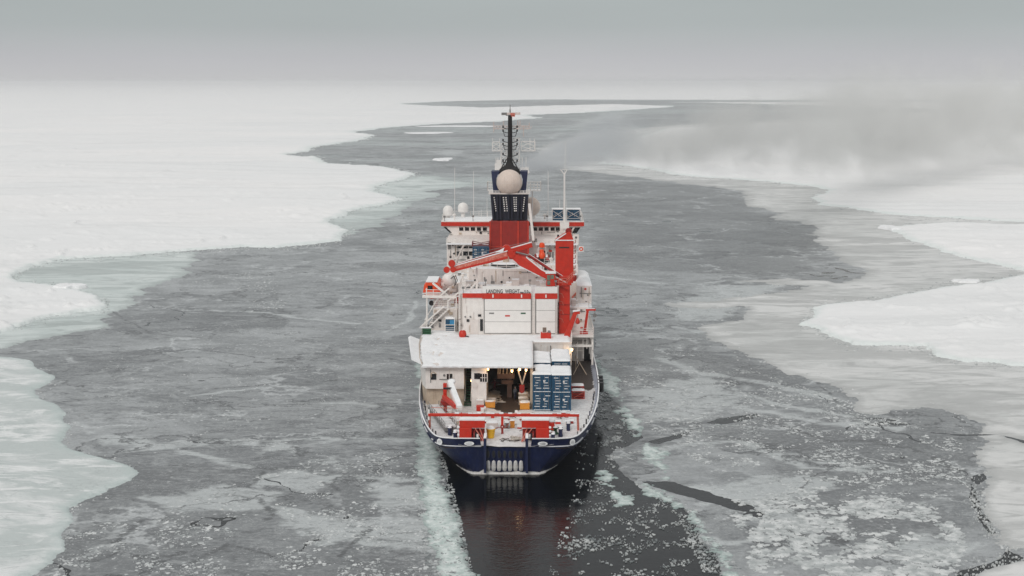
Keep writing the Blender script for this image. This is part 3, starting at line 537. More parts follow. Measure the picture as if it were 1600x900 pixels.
# ------------------------------------------------------------------ the ship
ship = thing('research_ship', 'red white and navy icebreaking research ship moving away through grey ice', 'ship')
HZ = {-1.5: [(0, .5), (3.3, .6), (4.4, 2.2), (5.3, 4.5), (6.8, 9), (8.8, 16), (10.3, 23), (12, 35), (12.6, 60), (11, 80), (7, 97), (2.6, 107), (0, 112)],
    0.0: [(0, .2), (3.95, .25), (5.0, 1.6), (6.0, 3.8), (7.6, 8), (9.4, 15), (10.9, 22), (12.4, 35), (12.8, 60), (11.5, 80), (7.5, 97), (3, 108), (0, 113)],
    1.9: [(0, -.15), (5.3, -.1), (6.7, 0.8), (7.9, 3.0), (9.2, 7.2), (10.6, 14), (11.8, 22), (12.9, 35), (13.1, 60), (12, 80), (8.4, 97), (3.6, 109), (0, 115)],
    3.7: [(0, -.55), (6.2, -.5), (8.0, .0), (9.1, 1.8), (10.3, 6.4), (11.5, 13), (12.5, 22), (13.2, 35), (13.3, 60), (12.4, 80), (9.1, 97), (4.4, 110), (0, 117)],
    4.85: [(0, -1.0), (6.5, -.95), (8.2, -.4), (9.3, 1.4), (10.5, 6.0), (11.7, 13), (12.65, 22), (13.3, 35), (13.35, 60), (12.5, 80), (9.4, 97), (4.7, 110), (0, 118)]}
def smooth_line(cp, sub=6, keep=1):
    out = []
    for i in range(len(cp) - 1):
        p0, p1, p2, p3 = [Vector(cp[min(max(j, 0), len(cp) - 1)]) for j in (i - 1, i, i + 1, i + 2)]
        if i <= keep: p0 = p1 - (p2 - p1)
        if i == 0: p3 = p2 + (p2 - p1)
        for k in range(sub):
            t = k / sub; out.append(0.5 * ((2 * p1) + (p2 - p0) * t + (2 * p0 - 5 * p1 + 4 * p2 - p3) * t * t + (3 * p1 - p0 - 3 * p2 + p3) * t ** 3))
    out.append(Vector(cp[-1])); return out
def hull_line(z):
    ks = sorted(HZ)
    for a, b in zip(ks[:-1], ks[1:]):
        if a <= z <= b:
            f = (z - a) / (b - a); return smooth_line([Vector(p).lerp(Vector(q), f) for p, q in zip(HZ[a], HZ[b])])
def hull_half(z, s):
    L = hull_line(z)[7:]
    for a, b in zip(L[:-1], L[1:]):
        if a.y <= s <= b.y: return a.x + (b.x - a.x) * (s - a.y) / (b.y - a.y)
    return L[0].x
def shell(z0, z1, n, lo=None, hi=None, off=0.0):     # hull skin rings between two heights
    rings = []
    for i in range(n + 1):
        z = z0 + (z1 - z0) * i / n; h = hull_line(z); full = [Vector((-p.x, p.y, z)) for p in h[::-1]] + [Vector((p.x, p.y, z)) for p in h[1:]]
        if off:
            g = []
            for k, p in enumerate(full):
                t = full[min(k + 1, len(full) - 1)] - full[max(k - 1, 0)]; nrm = Vector((t.y, -t.x, 0)).normalized(); g.append(p - nrm * off)
            full = g
        rings.append(full)
    return rings
hb = MB(); rg = shell(-1.5, 3.7, 8); n = len(rg[0])
hb.add([p for r in rg for p in r], [(j * n + i, j * n + i + 1, (j + 1) * n + i + 1, (j + 1) * n + i) for j in range(8) for i in range(n - 1)])
hb.build('hull', M_NAVY, ship, True)
M_FROST = mat('frosted_bulwark_lining', (0.44, 0.47, 0.54), 0.7, var=0.15, dirt=(0.75, 0.76, 0.78), dirt_amt=0.6)
bw = MB(); ro = shell(3.702, 4.85, 1); ri = shell(3.702, 4.85, 1, off=0.16); cap = []
def inw(p): return abs(p.x) < 2.75 and p.y < 2
runs = []
for i in range(n - 1):
    if inw(ro[0][i]) or inw(ro[0][i + 1]): continue
    a = [ro[0][i], ro[0][i + 1], ro[1][i + 1], ro[1][i], ri[0][i], ri[0][i + 1], ri[1][i + 1], ri[1][i]]
    bw.m = 0; o = len(bw.v); bw.add(a, [(0, 1, 2, 3), (3, 2, 6, 7)]); bw.m = 1; bw.add(a, [(5, 4, 7, 6)]); runs.append((ro[1][i], ro[1][i + 1], ro[0][i], ro[0][i + 1]))
bw.build('bulwark', [M_NAVY, M_FROST], ship, True)
for sgn in (-1, 1):
    cp_ = MB(); rr = MB()
    for a, b, c, d in runs:
        if (a.x + b.x) * sgn < 0: continue
        if a.y < 60: cp_.beam(a + Vector((0, 0, .06)), b + Vector((0, 0, .06)), 0.17, 0.09)
        if c.y < 60:
            rr.m = 0; rr.beam(c, d, 0.36, 0.12)
            q = fbm(np.array([c.x * .9]), np.array([c.y * .9]), 4, 3)[0]
            if q > -0.15: rr.m = 1; rr.beam(c + Vector((0, 0, .10)), d + Vector((0, 0, .10)), 0.34, 0.10)
    cp_.build('snow_capped_rail', M_SNOW, ship); rr.build('rubbing_strake', [M_NAVY, M_SNOW], ship)
    for s in np.arange(2.5, 50, 1.4):                    # bulwark stays on the inside
        x = hull_half(3.7, s); fr = MB(); fr.plate([(sgn * (x - .16), s, 3.7), (sgn * (x - .62), s, 3.7), (sgn * (hull_half(4.8, s) - .16), s, 4.75)], (0, .06, 0)); fr.build('bulwark_stay', M_FROST, ship)
for sgn in (-1, 1):
    b = MB(); b.box(sgn * 2.62 - .18, sgn * 2.62 + .18, -1.08, -.3, 3.6, 4.95); b.box(sgn * 2.62 - .16, sgn * 2.62 + .16, -.9, -.05, 0.4, 3.6); b.build('stern_post', M_NAVY, ship, bevel=.04)
    b = MB(); b.beam((sgn * 2.62, -1.15, 5.0), (sgn * 2.62, 1.2, 5.0), .34, .1); b.build('snow', M_SNOW, ship)
    b = MB(); c = Vector((sgn * 4.6, -1.02, 4.25)); b.m = 0
    b.lathe((0, 0, 0), [(0.62, -.06), (.62, .06), (.42, .08), (.42, -.06)], 16); b.v = [(c.x + p[0], c.y + p[2], c.z + p[1] * .42) for p in b.v]; b.m = 1
    b.plate([(c.x + .44 * math.cos(t), c.y - .02, c.z + .19 * math.sin(t)) for t in [2 * PI * k / 12 for k in range(12)]], (0, .03, 0)); b.build('fairlead', [M_SNOW, M_ICE], ship)
    b = MB(); hx = hull_half(4.2, 1.4)
    b.lathe((0, 0, 0), [(.5, -.08), (.5, .1), (.3, .1), (.3, -.08)], 14); b.v = [(sgn * (8.35) + p[0] * .7 , -.35 + p[2] + p[0] * .5 * sgn, 4.28 + p[1] * .8) for p in b.v]; b.build('fairlead', M_SNOW, ship)
slot = MB(); slot.m = 0
slot.plate([(.27 * math.cos(t), 0, .58 * math.sin(t)) for t in [2 * PI * k / 16 for k in range(16)]], (0, .10, 0)); slot.m = 1
slot.plate([(.20 * math.cos(t), -.015, .50 * math.sin(t)) for t in [2 * PI * k / 16 for k in range(16)]], (0, .09, 0)); slm = slot.mesh('stern_slot', [M_NAVY, M_BLACK])  # no real recess: black disc paints in the shade inside each slot
il = MB(); rs = random.Random(3)
il.lathe((0, 0, 0), [(0.02, -.75), (.22, -.62), (.30, -.2), (.25, .3), (.2, .6), (.03, .74)], 9)
il.v = [(p[0] * (1 + rs.uniform(-.15, .15)), p[1] * .7, p[2]) for p in il.v]; ilm = il.mesh('frozen_slot', M_ICE, True)
for k in range(7):
    x = -2.0 + k * .69 - .25
    inst('stern_slot', slm, ship, (x, -.42, 2.72)); inst('frozen_slot', ilm, ship, (x, -.06, 1.12), (.1, 0, 0))
wl = MB(); rs = random.Random(9); pts = [p for p in shell(0, .01, 1)[0] if p.y < 4.5]; m_ = len(pts)
fine = [pts[0].lerp(pts[0], 0)]
for a, b in zip(pts[:-1], pts[1:]):
    k = max(1, int((b - a).length / .35))
    fine += [a.lerp(b, (j + 1) / k) for j in range(k)]
top = [(.18 + .40 * abs(fbm(np.array([p.x * .8]), np.array([p.y * .8]), 2, 4)[0]) * 2) * max(0, 1 - max(0, p.y - .4) / 2.2) for p in fine]
V_ = []
for p, h in zip(fine, top):
    g = Vector((p.x, p.y - .6, 0)).normalized() if p.y < 3 else Vector((math.copysign(1, p.x), 0, 0))
    for q, z in ((.34, -.2), (.32, .06), (.20, h * .6), (.16 + h * .12, h), (-.3, h)): V_.append((p.x + g.x * (q + rs.uniform(-.05, .05)) , p.y - (q if p.y < 1.2 else 0), z))
wl.add(V_, [(i * 5 + j, (i + 1) * 5 + j, (i + 1) * 5 + j + 1, i * 5 + j + 1) for i in range(len(fine) - 1) for j in range(4)])
wl.build('waterline_ice', M_ICE, ship, True)
# decks
def ring_poly(z, inset, s0=-5, s1=200):
    h = [p for p in hull_line(z)]; q = [(p.x - inset, p.y + (.1 if p.x < 6.5 else 0)) for p in h if s0 <= p.y <= s1]
    return [(-x, y) for x, y in q[::-1]] + q
dk = MB(); dk.prism(ring_poly(3.7, .12, s1=62), 3.45, 3.66); dk.build('working_deck', M_WOOD, ship)
X, Y = np.meshgrid(np.arange(-13.5, 13.6, .3), np.arange(-.8, 40, .3))
hw = np.interp(Y, [p.y for p in hull_line(3.7)[6:]], [p.x for p in hull_line(3.7)[6:]])
inside = hw - np.abs(X) - .1
dep = .17 + .22 * fbm(X * .5, Y * .5, 3, 5) - .30 * np.clip((Y - 30) / 3, 0, 1) * (X > 5) - .34 * np.clip(1 - np.abs(X) / 3.6, 0, 1) * np.clip((Y - 13) / 6, 0, 1) + .25 * np.clip(1.2 - inside, 0, 1)
Zs = 3.66 + np.clip(dep, -.1, .5) + .04 * fbm(X * 2.2, Y * 2.2, 8, 3); kp = (inside > 0)
keep = kp[:-1, :-1] & kp[1:, :-1] & kp[:-1, 1:] & kp[1:, 1:]
o = bpy.data.objects.new('deck_snow', grid_mesh('deck_snow', X, Y, Zs, keep, M_TRAMP)); C.objects.link(o); o.parent = ship
plk = MB()
for k in range(34):
    x = 9.1 + (k % 17) * .25; s = 33 if k < 17 else 43; plk.box(x + .01, x + .24, s, s + 9.9, 3.661, 3.70 + .006 * ((k * 7) % 3))
plk.build('deck_planking', M_WOOD, ship)

b = MB(); pf = [(p.x, p.y) for p in hull_line(4.8) if p.y >= 62]; b.prism([(-x + .02, y) for x, y in pf[::-1]] + [(x - .02, y) for x, y in pf][:], 3.7, 9.4); b.build('forecastle', M_WHITE, ship)
b = MB(); pf = [(p.x - .5, p.y) for p in hull_line(4.8) if 84.2 <= p.y <= 116]; b.prism([(-x, y) for x, y in pf[::-1]] + pf, 9.4, 9.55); b.build('foredeck_snow', M_SNOW, ship)
# ---- deckhouse below the helicopter deck
def win(w=.62, h=.7, bars=0):
    b = MB(); b.m = 0; b.box(-w / 2 - .09, w / 2 + .09, -.07, .0, -h / 2 - .09, h / 2 + .09); b.m = 1; b.box(-w / 2, w / 2, -.095, -.01, -h / 2, h / 2); b.m = 0
    for k in range(bars): x = -w / 2 + w * (k + 1) / (bars + 1); b.box(x - .035, x + .035, -.12, -.02, -h / 2, h / 2)
    if bars: b.box(-w / 2, w / 2, -.118, -.02, -.035, .035)
    return b.mesh('window', [M_WHITE, M_GLASS])
WM = win(.8, .85); WB = win(.8, .95, 1); WG = win(.95, 1.15, 2)
dh = MB(); dh.prism([(-11.6, 20.2), (-6.25, 20.2), (-6.25, 43), (-13.75, 43), (-13.45, 34), (-12.3, 23)], 6.42, 9.55); dh.prism([(-6.252, 27), (-3.1, 27), (-3.1, 43), (-6.252, 43)], 3.68, 9.54); dh.prism([(-5.2, 20.2), (-3.1, 20.2), (-3.1, 27.002), (-5.2, 27.002)], 3.68, 9.548)
dho = dh.build('deckhouse', M_WHITE, ship)
b = MB(); b.prism([(-11.55, 21.0), (-6.3, 21.0), (-6.3, 43), (-13.6, 43), (-13.35, 34), (-12.2, 23)], 3.68, 6.42)
for x in (-10.6, -9.1, -7.6): b.box(x - .08, x + .08, 20.9, 21.0, 3.7, 6.4)
b.build('lower_bulkhead', M_TAN, ship)
for px, py, me in ((677.5, 588.5, WM), (702.5, 588.5, WM), (745.5, 587.5, WM), (757 - 1.5, 590, WG)):
    p = P(px, py, 20.2); inst('window', me, dho, (p.x, 20.2, p.z))
p = P(674, 580, 20.1); b = MB(); b.path([(p.x, 20.2, p.z - .9), (p.x, 19.6, p.z - .2), (p.x + .35, 19.5, p.z), (p.x + .7, 19.6, p.z - .25)], .08); b.build('vent_pipe', M_TAN, dho)
p = P(742, 602, 20.1); b = MB(); b.m = 0; b.wheel((p.x, 20.12, p.z), .42, .1, 14); b.build('wall_plate', M_WHITE2, dho)
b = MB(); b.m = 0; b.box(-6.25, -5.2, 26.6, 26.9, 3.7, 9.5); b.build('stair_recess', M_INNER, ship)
b = MB()
for k in range(16):
    z = 3.9 + k * .3; s = 20.7 + k * .34; b.box(-6.18, -5.27, s, s + .30, z, z + .07)
st = b.build('staircase', M_GREEN, ship)
b = MB(); b.beam((-6.2, 20.6, 3.8), (-6.2, 26.2, 8.8), .05, .25); b.beam((-5.25, 20.6, 3.8), (-5.25, 26.2, 8.8), .05, .25); b.build('stringer', M_GREEN, st)
b = MB(); b.tube((-5.3, 20.5, 4.6), (-5.3, 26, 9.4), .04); b.tube((-6.15, 20.5, 4.6), (-6.15, 26, 9.4), .04); b.build('handrail', M_WHITE, st)
# ---- helicopter deck
HD = [(-12.1, 19.3), (3.45, 19.3), (3.45, 37.4), (9.4, 37.4), (9.4, 43.05), (-13.95, 43.05), (-13.6, 34), (-12.7, 24)]
b = MB(); b.prism(HD, 9.56, 9.80); b.build('helicopter_deck', M_WHITE2, ship)
X, Y = np.meshgrid(np.arange(-14.1, 9.7, .25), np.arange(19.1, 43.1, .25))
ins = np.zeros(X.shape, bool)
for i in range(len(HD)):
    (ax, ay), (bx, by) = HD[i], HD[(i + 1) % len(HD)]
    if ay != by: ins ^= ((ay > Y) != (by > Y)) & (X < (bx - ax) * (Y - ay) / (by - ay) + ax)
Zs = 9.83 + .16 + .13 * fbm(X * .35, Y * .35, 21, 5) + .05 * fbm(X * 1.6, Y * 1.6, 22, 4) - .9 * np.clip(fbm(X * .9, Y * .4, 29, 4) - .1, 0, 1) * np.exp(-((X + 10.8) / 1.5) ** 2)
bd = ins & ~(np.roll(ins, 1, 0) & np.roll(ins, -1, 0) & np.roll(ins, 1, 1) & np.roll(ins, -1, 1)); Zs = np.where(bd, 9.79, Zs)
o = bpy.data.objects.new('helideck_snow', grid_mesh('helideck_snow', X, Y, Zs, ins[:-1, :-1] & ins[1:, :-1] & ins[:-1, 1:] & ins[1:, 1:], M_SNOW)); C.objects.link(o); o.parent = ship
b = MB(); rs = random.Random(4)                          # drifted lip of snow along the aft edge
ed = [(x, 19.28 + rs.uniform(-.05, .05), 9.78 + rs.uniform(-.05, .06)) for x in np.arange(-12.1, 3.5, .45)]
for a, c in zip(ed[:-1], ed[1:]): b.beam(a, c, .32, .20)
b.build('snow_lip', M_SNOW, ship)
b = MB(); b.plate([(-12.05, 20, 9.85), (-13.7, 21.6, 10.25), (-15.5, 37.0, 10.45), (-15.3, 38.4, 10.45), (-13.9, 38.6, 9.85), (-13.4, 32, 9.85)], (0, 0, .14)); b.build('safety_net_wing', M_SNOW, ship)
b = MB(); b.path([(-12.02, 19.5, 10.08), (-12.7, 24, 10.08), (-13.6, 34, 10.08), (-13.9, 41, 10.08)], .05, 4); b.build('deck_edge_line', M_TAN, ship)
# ---- covered working bay
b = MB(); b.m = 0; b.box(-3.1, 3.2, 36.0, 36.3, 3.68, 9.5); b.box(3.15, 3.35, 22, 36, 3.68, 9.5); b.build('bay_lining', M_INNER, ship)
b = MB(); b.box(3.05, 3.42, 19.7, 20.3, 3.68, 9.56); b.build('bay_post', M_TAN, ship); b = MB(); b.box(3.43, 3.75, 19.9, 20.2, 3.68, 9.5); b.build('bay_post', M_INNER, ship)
b = MB()
for s in (23, 27, 31): b.box(-3.05, 3.1, s, s + .25, 9.1, 9.54)
b.build('ceiling_beam', M_TAN, ship)
a_ = P(777, 592, 26); c2 = P(804, 583, 26)
b = MB(); b.box(a_.x, c2.x, 26, 29, a_.z, c2.z - .1); b.box(a_.x + .6, c2.x - .2, 26.4, 29, a_.z - .9, a_.z - .3); b.box(a_.x + 1.4, a_.x + 2.1, 26.5, 28, 3.7, a_.z); wg = b.build('winch_gantry', mat('brown_machinery', (.16, .10, .085), .6, var=.25, dirt=(.06, .04, .03), dirt_amt=.6), ship, bevel=.05)
b = MB()
for px in (778, 781, 786, 792, 797, 801): q = P(px, 576, 25.9); b.beam((q.x, 25.9, c2.z - .1), (q.x + .15, 25.9, 9.5), .14, .14)
b.build('gantry_strut', M_TAN, wg)
# lit lamps below the deck edge and by the starboard passage
def lamp(px, py, s, power, name='deck_lamp'):
    q = P(px, py, s); b = MB(); b.m = 0; b.ball((0, 0, 0), .15, 10, 6); b.m = 1; b.box(-.2, .2, -.05, .25, .12, .26)
    o = b.build(name, [M_LAMP, M_WHITE2], ship, loc=q); L_ = bpy.data.lights.new('lamp_glow', 'POINT'); L_.energy = power; L_.color = (1.0, .62, .3); L_.shadow_soft_size = .18
    lo = bpy.data.objects.new('lamp_glow', L_); C.objects.link(lo); lo.parent = o; lo.location = (0, -.35, -.1)
lamp(762.5, 577, 19.9, 15); lamp(812, 577.5, 20.8, 60); lamp(822, 578.5, 20.0, 15); lamp(800, 580, 24.5, 50); lamp(893.5, 547, 36.9, 45); lamp(737, 595, 21, 10)
# hanger: two pale struts meeting above a red sheave block
q = P(816, 601, 20.5); b = MB(); b.beam(P(809, 577, 20.5), q, .18, .18); b.beam(P(822.5, 577, 20.5), q, .18, .18); hg = b.build('hanger_strut', M_TAN, ship)
b = MB(); b.cbox(P(815.5, 606, 20.5), .7, .6, .8); b.wheel(P(815.5, 610, 20.5), .35, .5); b.build('sheave_block', M_DRED, hg)
# ---- starboard block beside the helideck and the open passage
b = MB(); b.box(3.46, 9.38, 37.5, 42.95, 6.3, 9.55); b.box(3.46, 9.38, 38.2, 42.9, 3.68, 6.298); sbk = b.build('starboard_deckhouse', M_WHITE, ship)
for px in (845, 862, 880):
    x = P(px, 540, 37.5).x; b = MB(); b.box(x - .04, x + .04, 37.4, 37.5, 6.4, 9.5); b.build('wall_rib', M_WHITE2, sbk)
b = MB(); b.box(3.46, 9.5, 43.05, 60, 3.68, 9.78); b.box(9.5, 13.0, 53, 60, 6.2, 9.78); b.box(9.5, 11.9, 53, 60, 3.68, 6.198); b.build('passage_bulkhead', M_WHITE2, ship)
b = MB(); b.box(11.902, 12.98, 53.1, 60, 3.7, 6.19); b.build('passage_doorway', M_BLACK, ship)  # solid black block fills the opening, its inner shade put in as colour
b = MB()
for s in (44, 48.5, 53): b.box(12.7, 13.0, s, s + .35, 4.9, 9.6)
b.box(9.6, 13.0, 43.3, 53, 9.45, 9.75); b.box(12.72, 12.99, 43.6, 53, 7.4, 8.3); b.box(9.5, 12.72, 43.4, 43.65, 7.9, 8.25); b.build('side_frame', M_WHITE, ship)
fm = MB(); fm.tube((0, 0, -.7), (0, 0, .7), .42, 12); fmm = fm.mesh('fender', M_BLACK, True)
for s in (31, 33.2, 35.6): inst('fender', fmm, ship, (hull_half(4.8, s) + .35, s, 4.3))
b = MB(); pz = [P(905, 575, 44), P(905, 600, 38), P(919, 603, 36)]
for a, c in (((10.2, 45, 6.2), (10.3, 45, 3.7)), ((10.2, 45, 6.2), (11.8, 40, 4.2)), ((9.8, 42, 3.8), (11, 46, 5))): b.beam(a, c, .08, .08)
b.build('timber_shore', M_TAN, ship)

b = MB(); b.prism([(-13.72, 43.06), (-8.22, 43.06), (-8.22, 62), (-13.2, 62), (-13.7, 50)], 3.68, 9.77); b.build('port_side_house', M_WHITE, ship)
snow_slab('deck_snow', -13.5, -8.4, 43.2, 46.9, 9.77, .2, ship, seed=71)
# ---- hangar
hg_ = MB(); hg_.box(-4.30, 7.28, 43.1, 60, 9.8, 16.4); hang = hg_.build('hangar', M_WHITE, ship)
b = MB(); r = 1.4; pl = [(-4.301, 43.1)] + [(-8.2 + r - r * math.cos(t), 43.1 + r - r * math.sin(t)) for t in [PI / 2 - PI / 2 * k / 8 for k in range(9)]] + [(-8.2, 60), (-4.301, 60)]
b.prism(pl, 9.8, 16.38); b.build('rounded_hangar_corner', M_WHITE, ship, True)
b = MB(); b.box(-7.5, -4.45, 42.9, 43.1, 15.75, 16.45); b.box(-4.44, 3.2, 42.86, 43.08, 15.62, 16.46); b.box(3.8, 7.28, 42.88, 43.09, 15.62, 16.46); b.build('red_band', M_RED, hang)
for x in (-2.75, 1.7, 5.5): b = MB(); b.box(x - .1, x + .1, 42.8, 42.86, 15.8, 16.3); b.build('band_lamp', M_WHITE, hang)
snow_slab('hangar_roof_snow', -8.0, 7.2, 43.3, 51.9, 16.4, .22, ship, seed=31)
b = MB(); b.box(-4.37, 3.2, 42.95, 43.1, 16.48, 17.62); sg = b.build('hangar_sign', M_DOME, ship)
b = MB(); b.box(3.8, 7.28, 42.97, 43.1, 16.48, 17.5); b.build('blank_sign_board', M_DOME, ship)
def text(body, size, x, y, z, parent, m, width=None, name='lettering'):
    cu = bpy.data.curves.new(name, 'FONT'); cu.body = body; cu.size = size; cu.extrude = .012; cu.offset = .012; to = bpy.data.objects.new(name + '_source', cu); C.objects.link(to)
    bpy.context.view_layer.update(); me = bpy.data.meshes.new_from_object(to.evaluated_get(bpy.context.evaluated_depsgraph_get())); bpy.data.objects.remove(to)
    xs = [v.co.x for v in me.vertices]; k = (width / (max(xs) - min(xs))) if width else 1
    for v in me.vertices: v.co.x = (v.co.x - min(xs)) * k
    me.materials.clear(); me.materials.append(m); o = inst(name, me, parent, (x, y, z), (PI / 2, 0, 0)); return o
q = P(760, 458.3, 42.95); q2 = P(812, 458, 42.95); q3 = P(829, 458, 42.95)
text('LANDING  WEIGHT', .86, q.x, 42.925, q.z + .02, sg, M_LETTER, q2.x - q.x)
text('max', .42, q2.x + .05, 42.925, q.z + .03, sg, M_LETTER, .62); text('5,0', .66, q2.x + .72, 42.925, q.z + .05, sg, M_LETTER, .62); text('to', .40, q2.x + 1.36, 42.925, q.z + .05, sg, M_LETTER, .3)
def bigdoor(x0, x1, z0, z1, nh):
    b = MB(); b.box(x0 - .12, x1 + .12, 42.98, 43.1, z0 - .05, z1 + .1); d = b.build('hangar_door', M_WHITE2, hang); hh = (z1 - z0) / nh
    for k in range(nh): b = MB(); b.box(x0, x1, 42.93, 42.98, z0 + hh * k + .03, z0 + hh * (k + 1) - .02); b.build('door_panel', M_DOME, d, bevel=.02)
    return None
# doors are their own parts of the ship so that their panels stay within three levels
def bigdoor2(x0, x1, z0, z1, nh):
    b = MB(); b.box(x0 - .14, x1 + .14, 42.975, 43.1, z0 - .05, z1 + .08); d = b.build('hangar_door', M_STEEL, ship); hh = (z1 - z0) / nh
    for k in range(nh): b = MB(); b.box(x0, x1, 42.9, 42.975, z0 + hh * k + .035, z0 + hh * (k + 1) - .02); b.build('door_panel', M_DOME, d, bevel=.02)
    return d
d1 = bigdoor2(-4.05, 3.15, 10.15, 15.58, 3); d2 = bigdoor2(4.0, 6.95, 10.15, 15.58, 3)
for px, py, m in ((768, 489.5, M_STEEL), (817.5, 489.5, M_GREEN), (793, 493.5, M_RED)):
    q = P(px, py, 42.9); b = MB(); b.box(q.x - .38, q.x + .38, 42.87, 42.9, q.z - .11, q.z + .11); b.build('door_plate', m, d1)
b = MB()
for z in np.arange(10.2, 16.4, .45): b.box(3.34, 3.76, 42.95, 43.0, z, z + .06)
b.box(3.32, 3.38, 42.94, 43.02, 9.9, 16.9); b.box(3.72, 3.78, 42.94, 43.02, 9.9, 16.9); b.build('ladder', M_WHITE2, ship)
for x in (7.05, 7.22): b = MB(); b.box(x - .06, x + .06, 42.9, 43.09, 9.9, 16.2); b.build('downpipe', M_WHITE2, hang)
q = P(742, 508, 43.05); b = MB(); b.m = 0; b.box(q.x - .8, q.x + .55, 42.99, 43.1, 9.95, 12.3); b.build('personnel_door', M_WHITE2, hang, bevel=.03)
q = P(752.3, 508, 43.05); b = MB(); b.box(q.x - .22, q.x + .22, 42.96, 43.1, q.z - .92, q.z + .95); b.build('door_slit_window', M_GLASS, hang)
for px, py in ((727, 495), (735, 495), (718, 499)):
    q = P(px, py, 43.0); b = MB(); b.wheel((q.x, 43.0, q.z), .14, .12, 10); b.build('wall_fitting', M_STEEL, hang)

# ---- upper works between hangar and bridge
b = MB(); b.box(-6.9, 5.3, 52, 66, 16.4, 19.05); up = b.build('crane_house', M_WHITE2, ship)
for x in (-4.5, -2.2, .3, 2.6): b = MB(); b.box(x - .05, x + .05, 51.93, 52, 16.5, 19.0); b.build('plate_seam', M_WHITE, up)
for py in (434, 440, 446.5): q = P(796, py, 52); b = MB(); b.wheel((q.x, 51.95, q.z), .13, .12, 10); b.build('porthole', M_GLASS, up)
b = MB(); b.box(-11.5, 11.6, 56, 66, 9.79, 16.2); b.box(5.31, 11.0, 58, 66, 16.2, 18.9); b.build('boat_deck_house', M_WHITE, ship)
b = MB(); b.box(-12.4, -8.25, 47, 60, 9.79, 13.4); pw = b.build('port_deckhouse', M_WHITE2, ship)
snow_slab('deck_snow', -12.3, -8.3, 47, 56, 13.4, .18, ship, seed=33); snow_slab('deck_snow', -11.3, 11.4, 56.1, 65.9, 16.2, .2, ship, seed=34); snow_slab('deck_snow', -6.7, 5.2, 52.2, 65.8, 19.05, .16, ship, seed=35); snow_slab('deck_snow', 5.4, 10.9, 58.2, 65.9, 18.9, .2, ship, seed=36)
b = MB(); b.box(7.35, 12.3, 47, 58, 9.79, 13.6); b.box(10.6, 12.9, 50, 66, 13.6, 16.6); b.build('starboard_boat_house', M_WHITE, ship)
snow_slab('deck_snow', 7.4, 12.9, 47.1, 50, 13.6, .3, ship, seed=37); snow_slab('deck_snow', 10.6, 13.0, 50.1, 66, 16.6, .45, ship, seed=38)
# accommodation block with its two rows of windows
ac = MB(); ac.prism([(-11.3, 66.2), (11.2, 66.2), (11.2, 84), (-11.3, 84)], 9.8, 22.3); acc = ac.build('accommodation_block', M_WHITE, ship)
WS = win(.85, .35); WQ = win(.85, .72)
for px in (717.5, 727.5, 736.5): q = P(px, 386.3, 66.2); inst('window', WS, acc, (q.x, 66.2, q.z)); q = P(px, 396, 66.2); inst('window', WQ, acc, (q.x, 66.2, q.z))
q = P(709.5, 396, 66.2); b = MB(); b.wheel((q.x, 66.15, q.z), .16, .12, 10); b.build('porthole', M_GLASS, acc)
b = MB(); q = P(702, 384, 66.1); b.box(q.x - .28, q.x + .28, 66.05, 66.2, q.z - .6, q.z + .55); b.build('doorway', M_STEEL, acc)
b = MB(); b.box(-11.35, -3.4, 65.0, 66.22, 21.45, 21.62); b.box(4.0, 11.2, 64.4, 66.22, 21.45, 21.62); b.build('walkway', M_SNOW, ship)
# bridge across the full beam, wings sloping in below
bz0, bz1 = 22.31, 23.95
br = MB(); br.plate([(-12.4, 72, bz1), (-10.5, 72, bz0), (10.4, 72, bz0), (12.35, 72, bz1)][::-1], (0, 7.5, 0)); bridge = br.build('bridge', M_WHITE, ship)
WBR = win(.74, .62); b = MB()
for px in (720.8, 729.7, 738.9, 748.3, 757.5, 836, 845, 854, 863.5, 871.5): q = P(px, 357.8, 72); inst('window', WBR, bridge, (q.x, 72, q.z))
for pts in ([(-12.2, 23.75), (-11.75, 23.75), (-10.75, 22.75), (-11.1, 22.75)], [(9.7, 23.7), (10.5, 23.7), (10.1, 22.7), (9.5, 22.7)], [(10.9, 23.7), (11.9, 23.7), (11.2, 22.7), (10.4, 22.7)]):
    b = MB(); b.plate([(x, 71.94, z) for x, z in pts], (0, .08, 0)); b.build('wing_window', M_GLASS, bridge)
b = MB(); b.box(-12.6, -3.2, 71.6, 79.6, bz1 + .01, bz1 + .72); b.box(3.7, 12.5, 71.6, 79.6, bz1 + .01, bz1 + .72); b.box(-3.2, 3.7, 72.4, 79.6, bz1 + .01, bz1 + .70); b.build('red_roof_band', M_RED, bridge)
b = MB(); b.box(-12.6, 12.5, 71.62, 79.6, bz1 + .721, bz1 + .86); b.build('bridge_roof', M_WHITE, bridge)
RZ = bz1 + .86
snow_slab('roof_snow', -12.4, 12.3, 71.9, 79.4, RZ, .14, ship, seed=40)
railing('roof_railing', [(-12.4, 79.3, RZ), (12.3, 79.3, RZ)], ship); railing('roof_railing', [(-12.4, 72.0, RZ), (-12.4, 79.3, RZ)], ship); railing('roof_railing', [(12.3, 71.8, RZ), (12.3, 79.3, RZ)], ship)
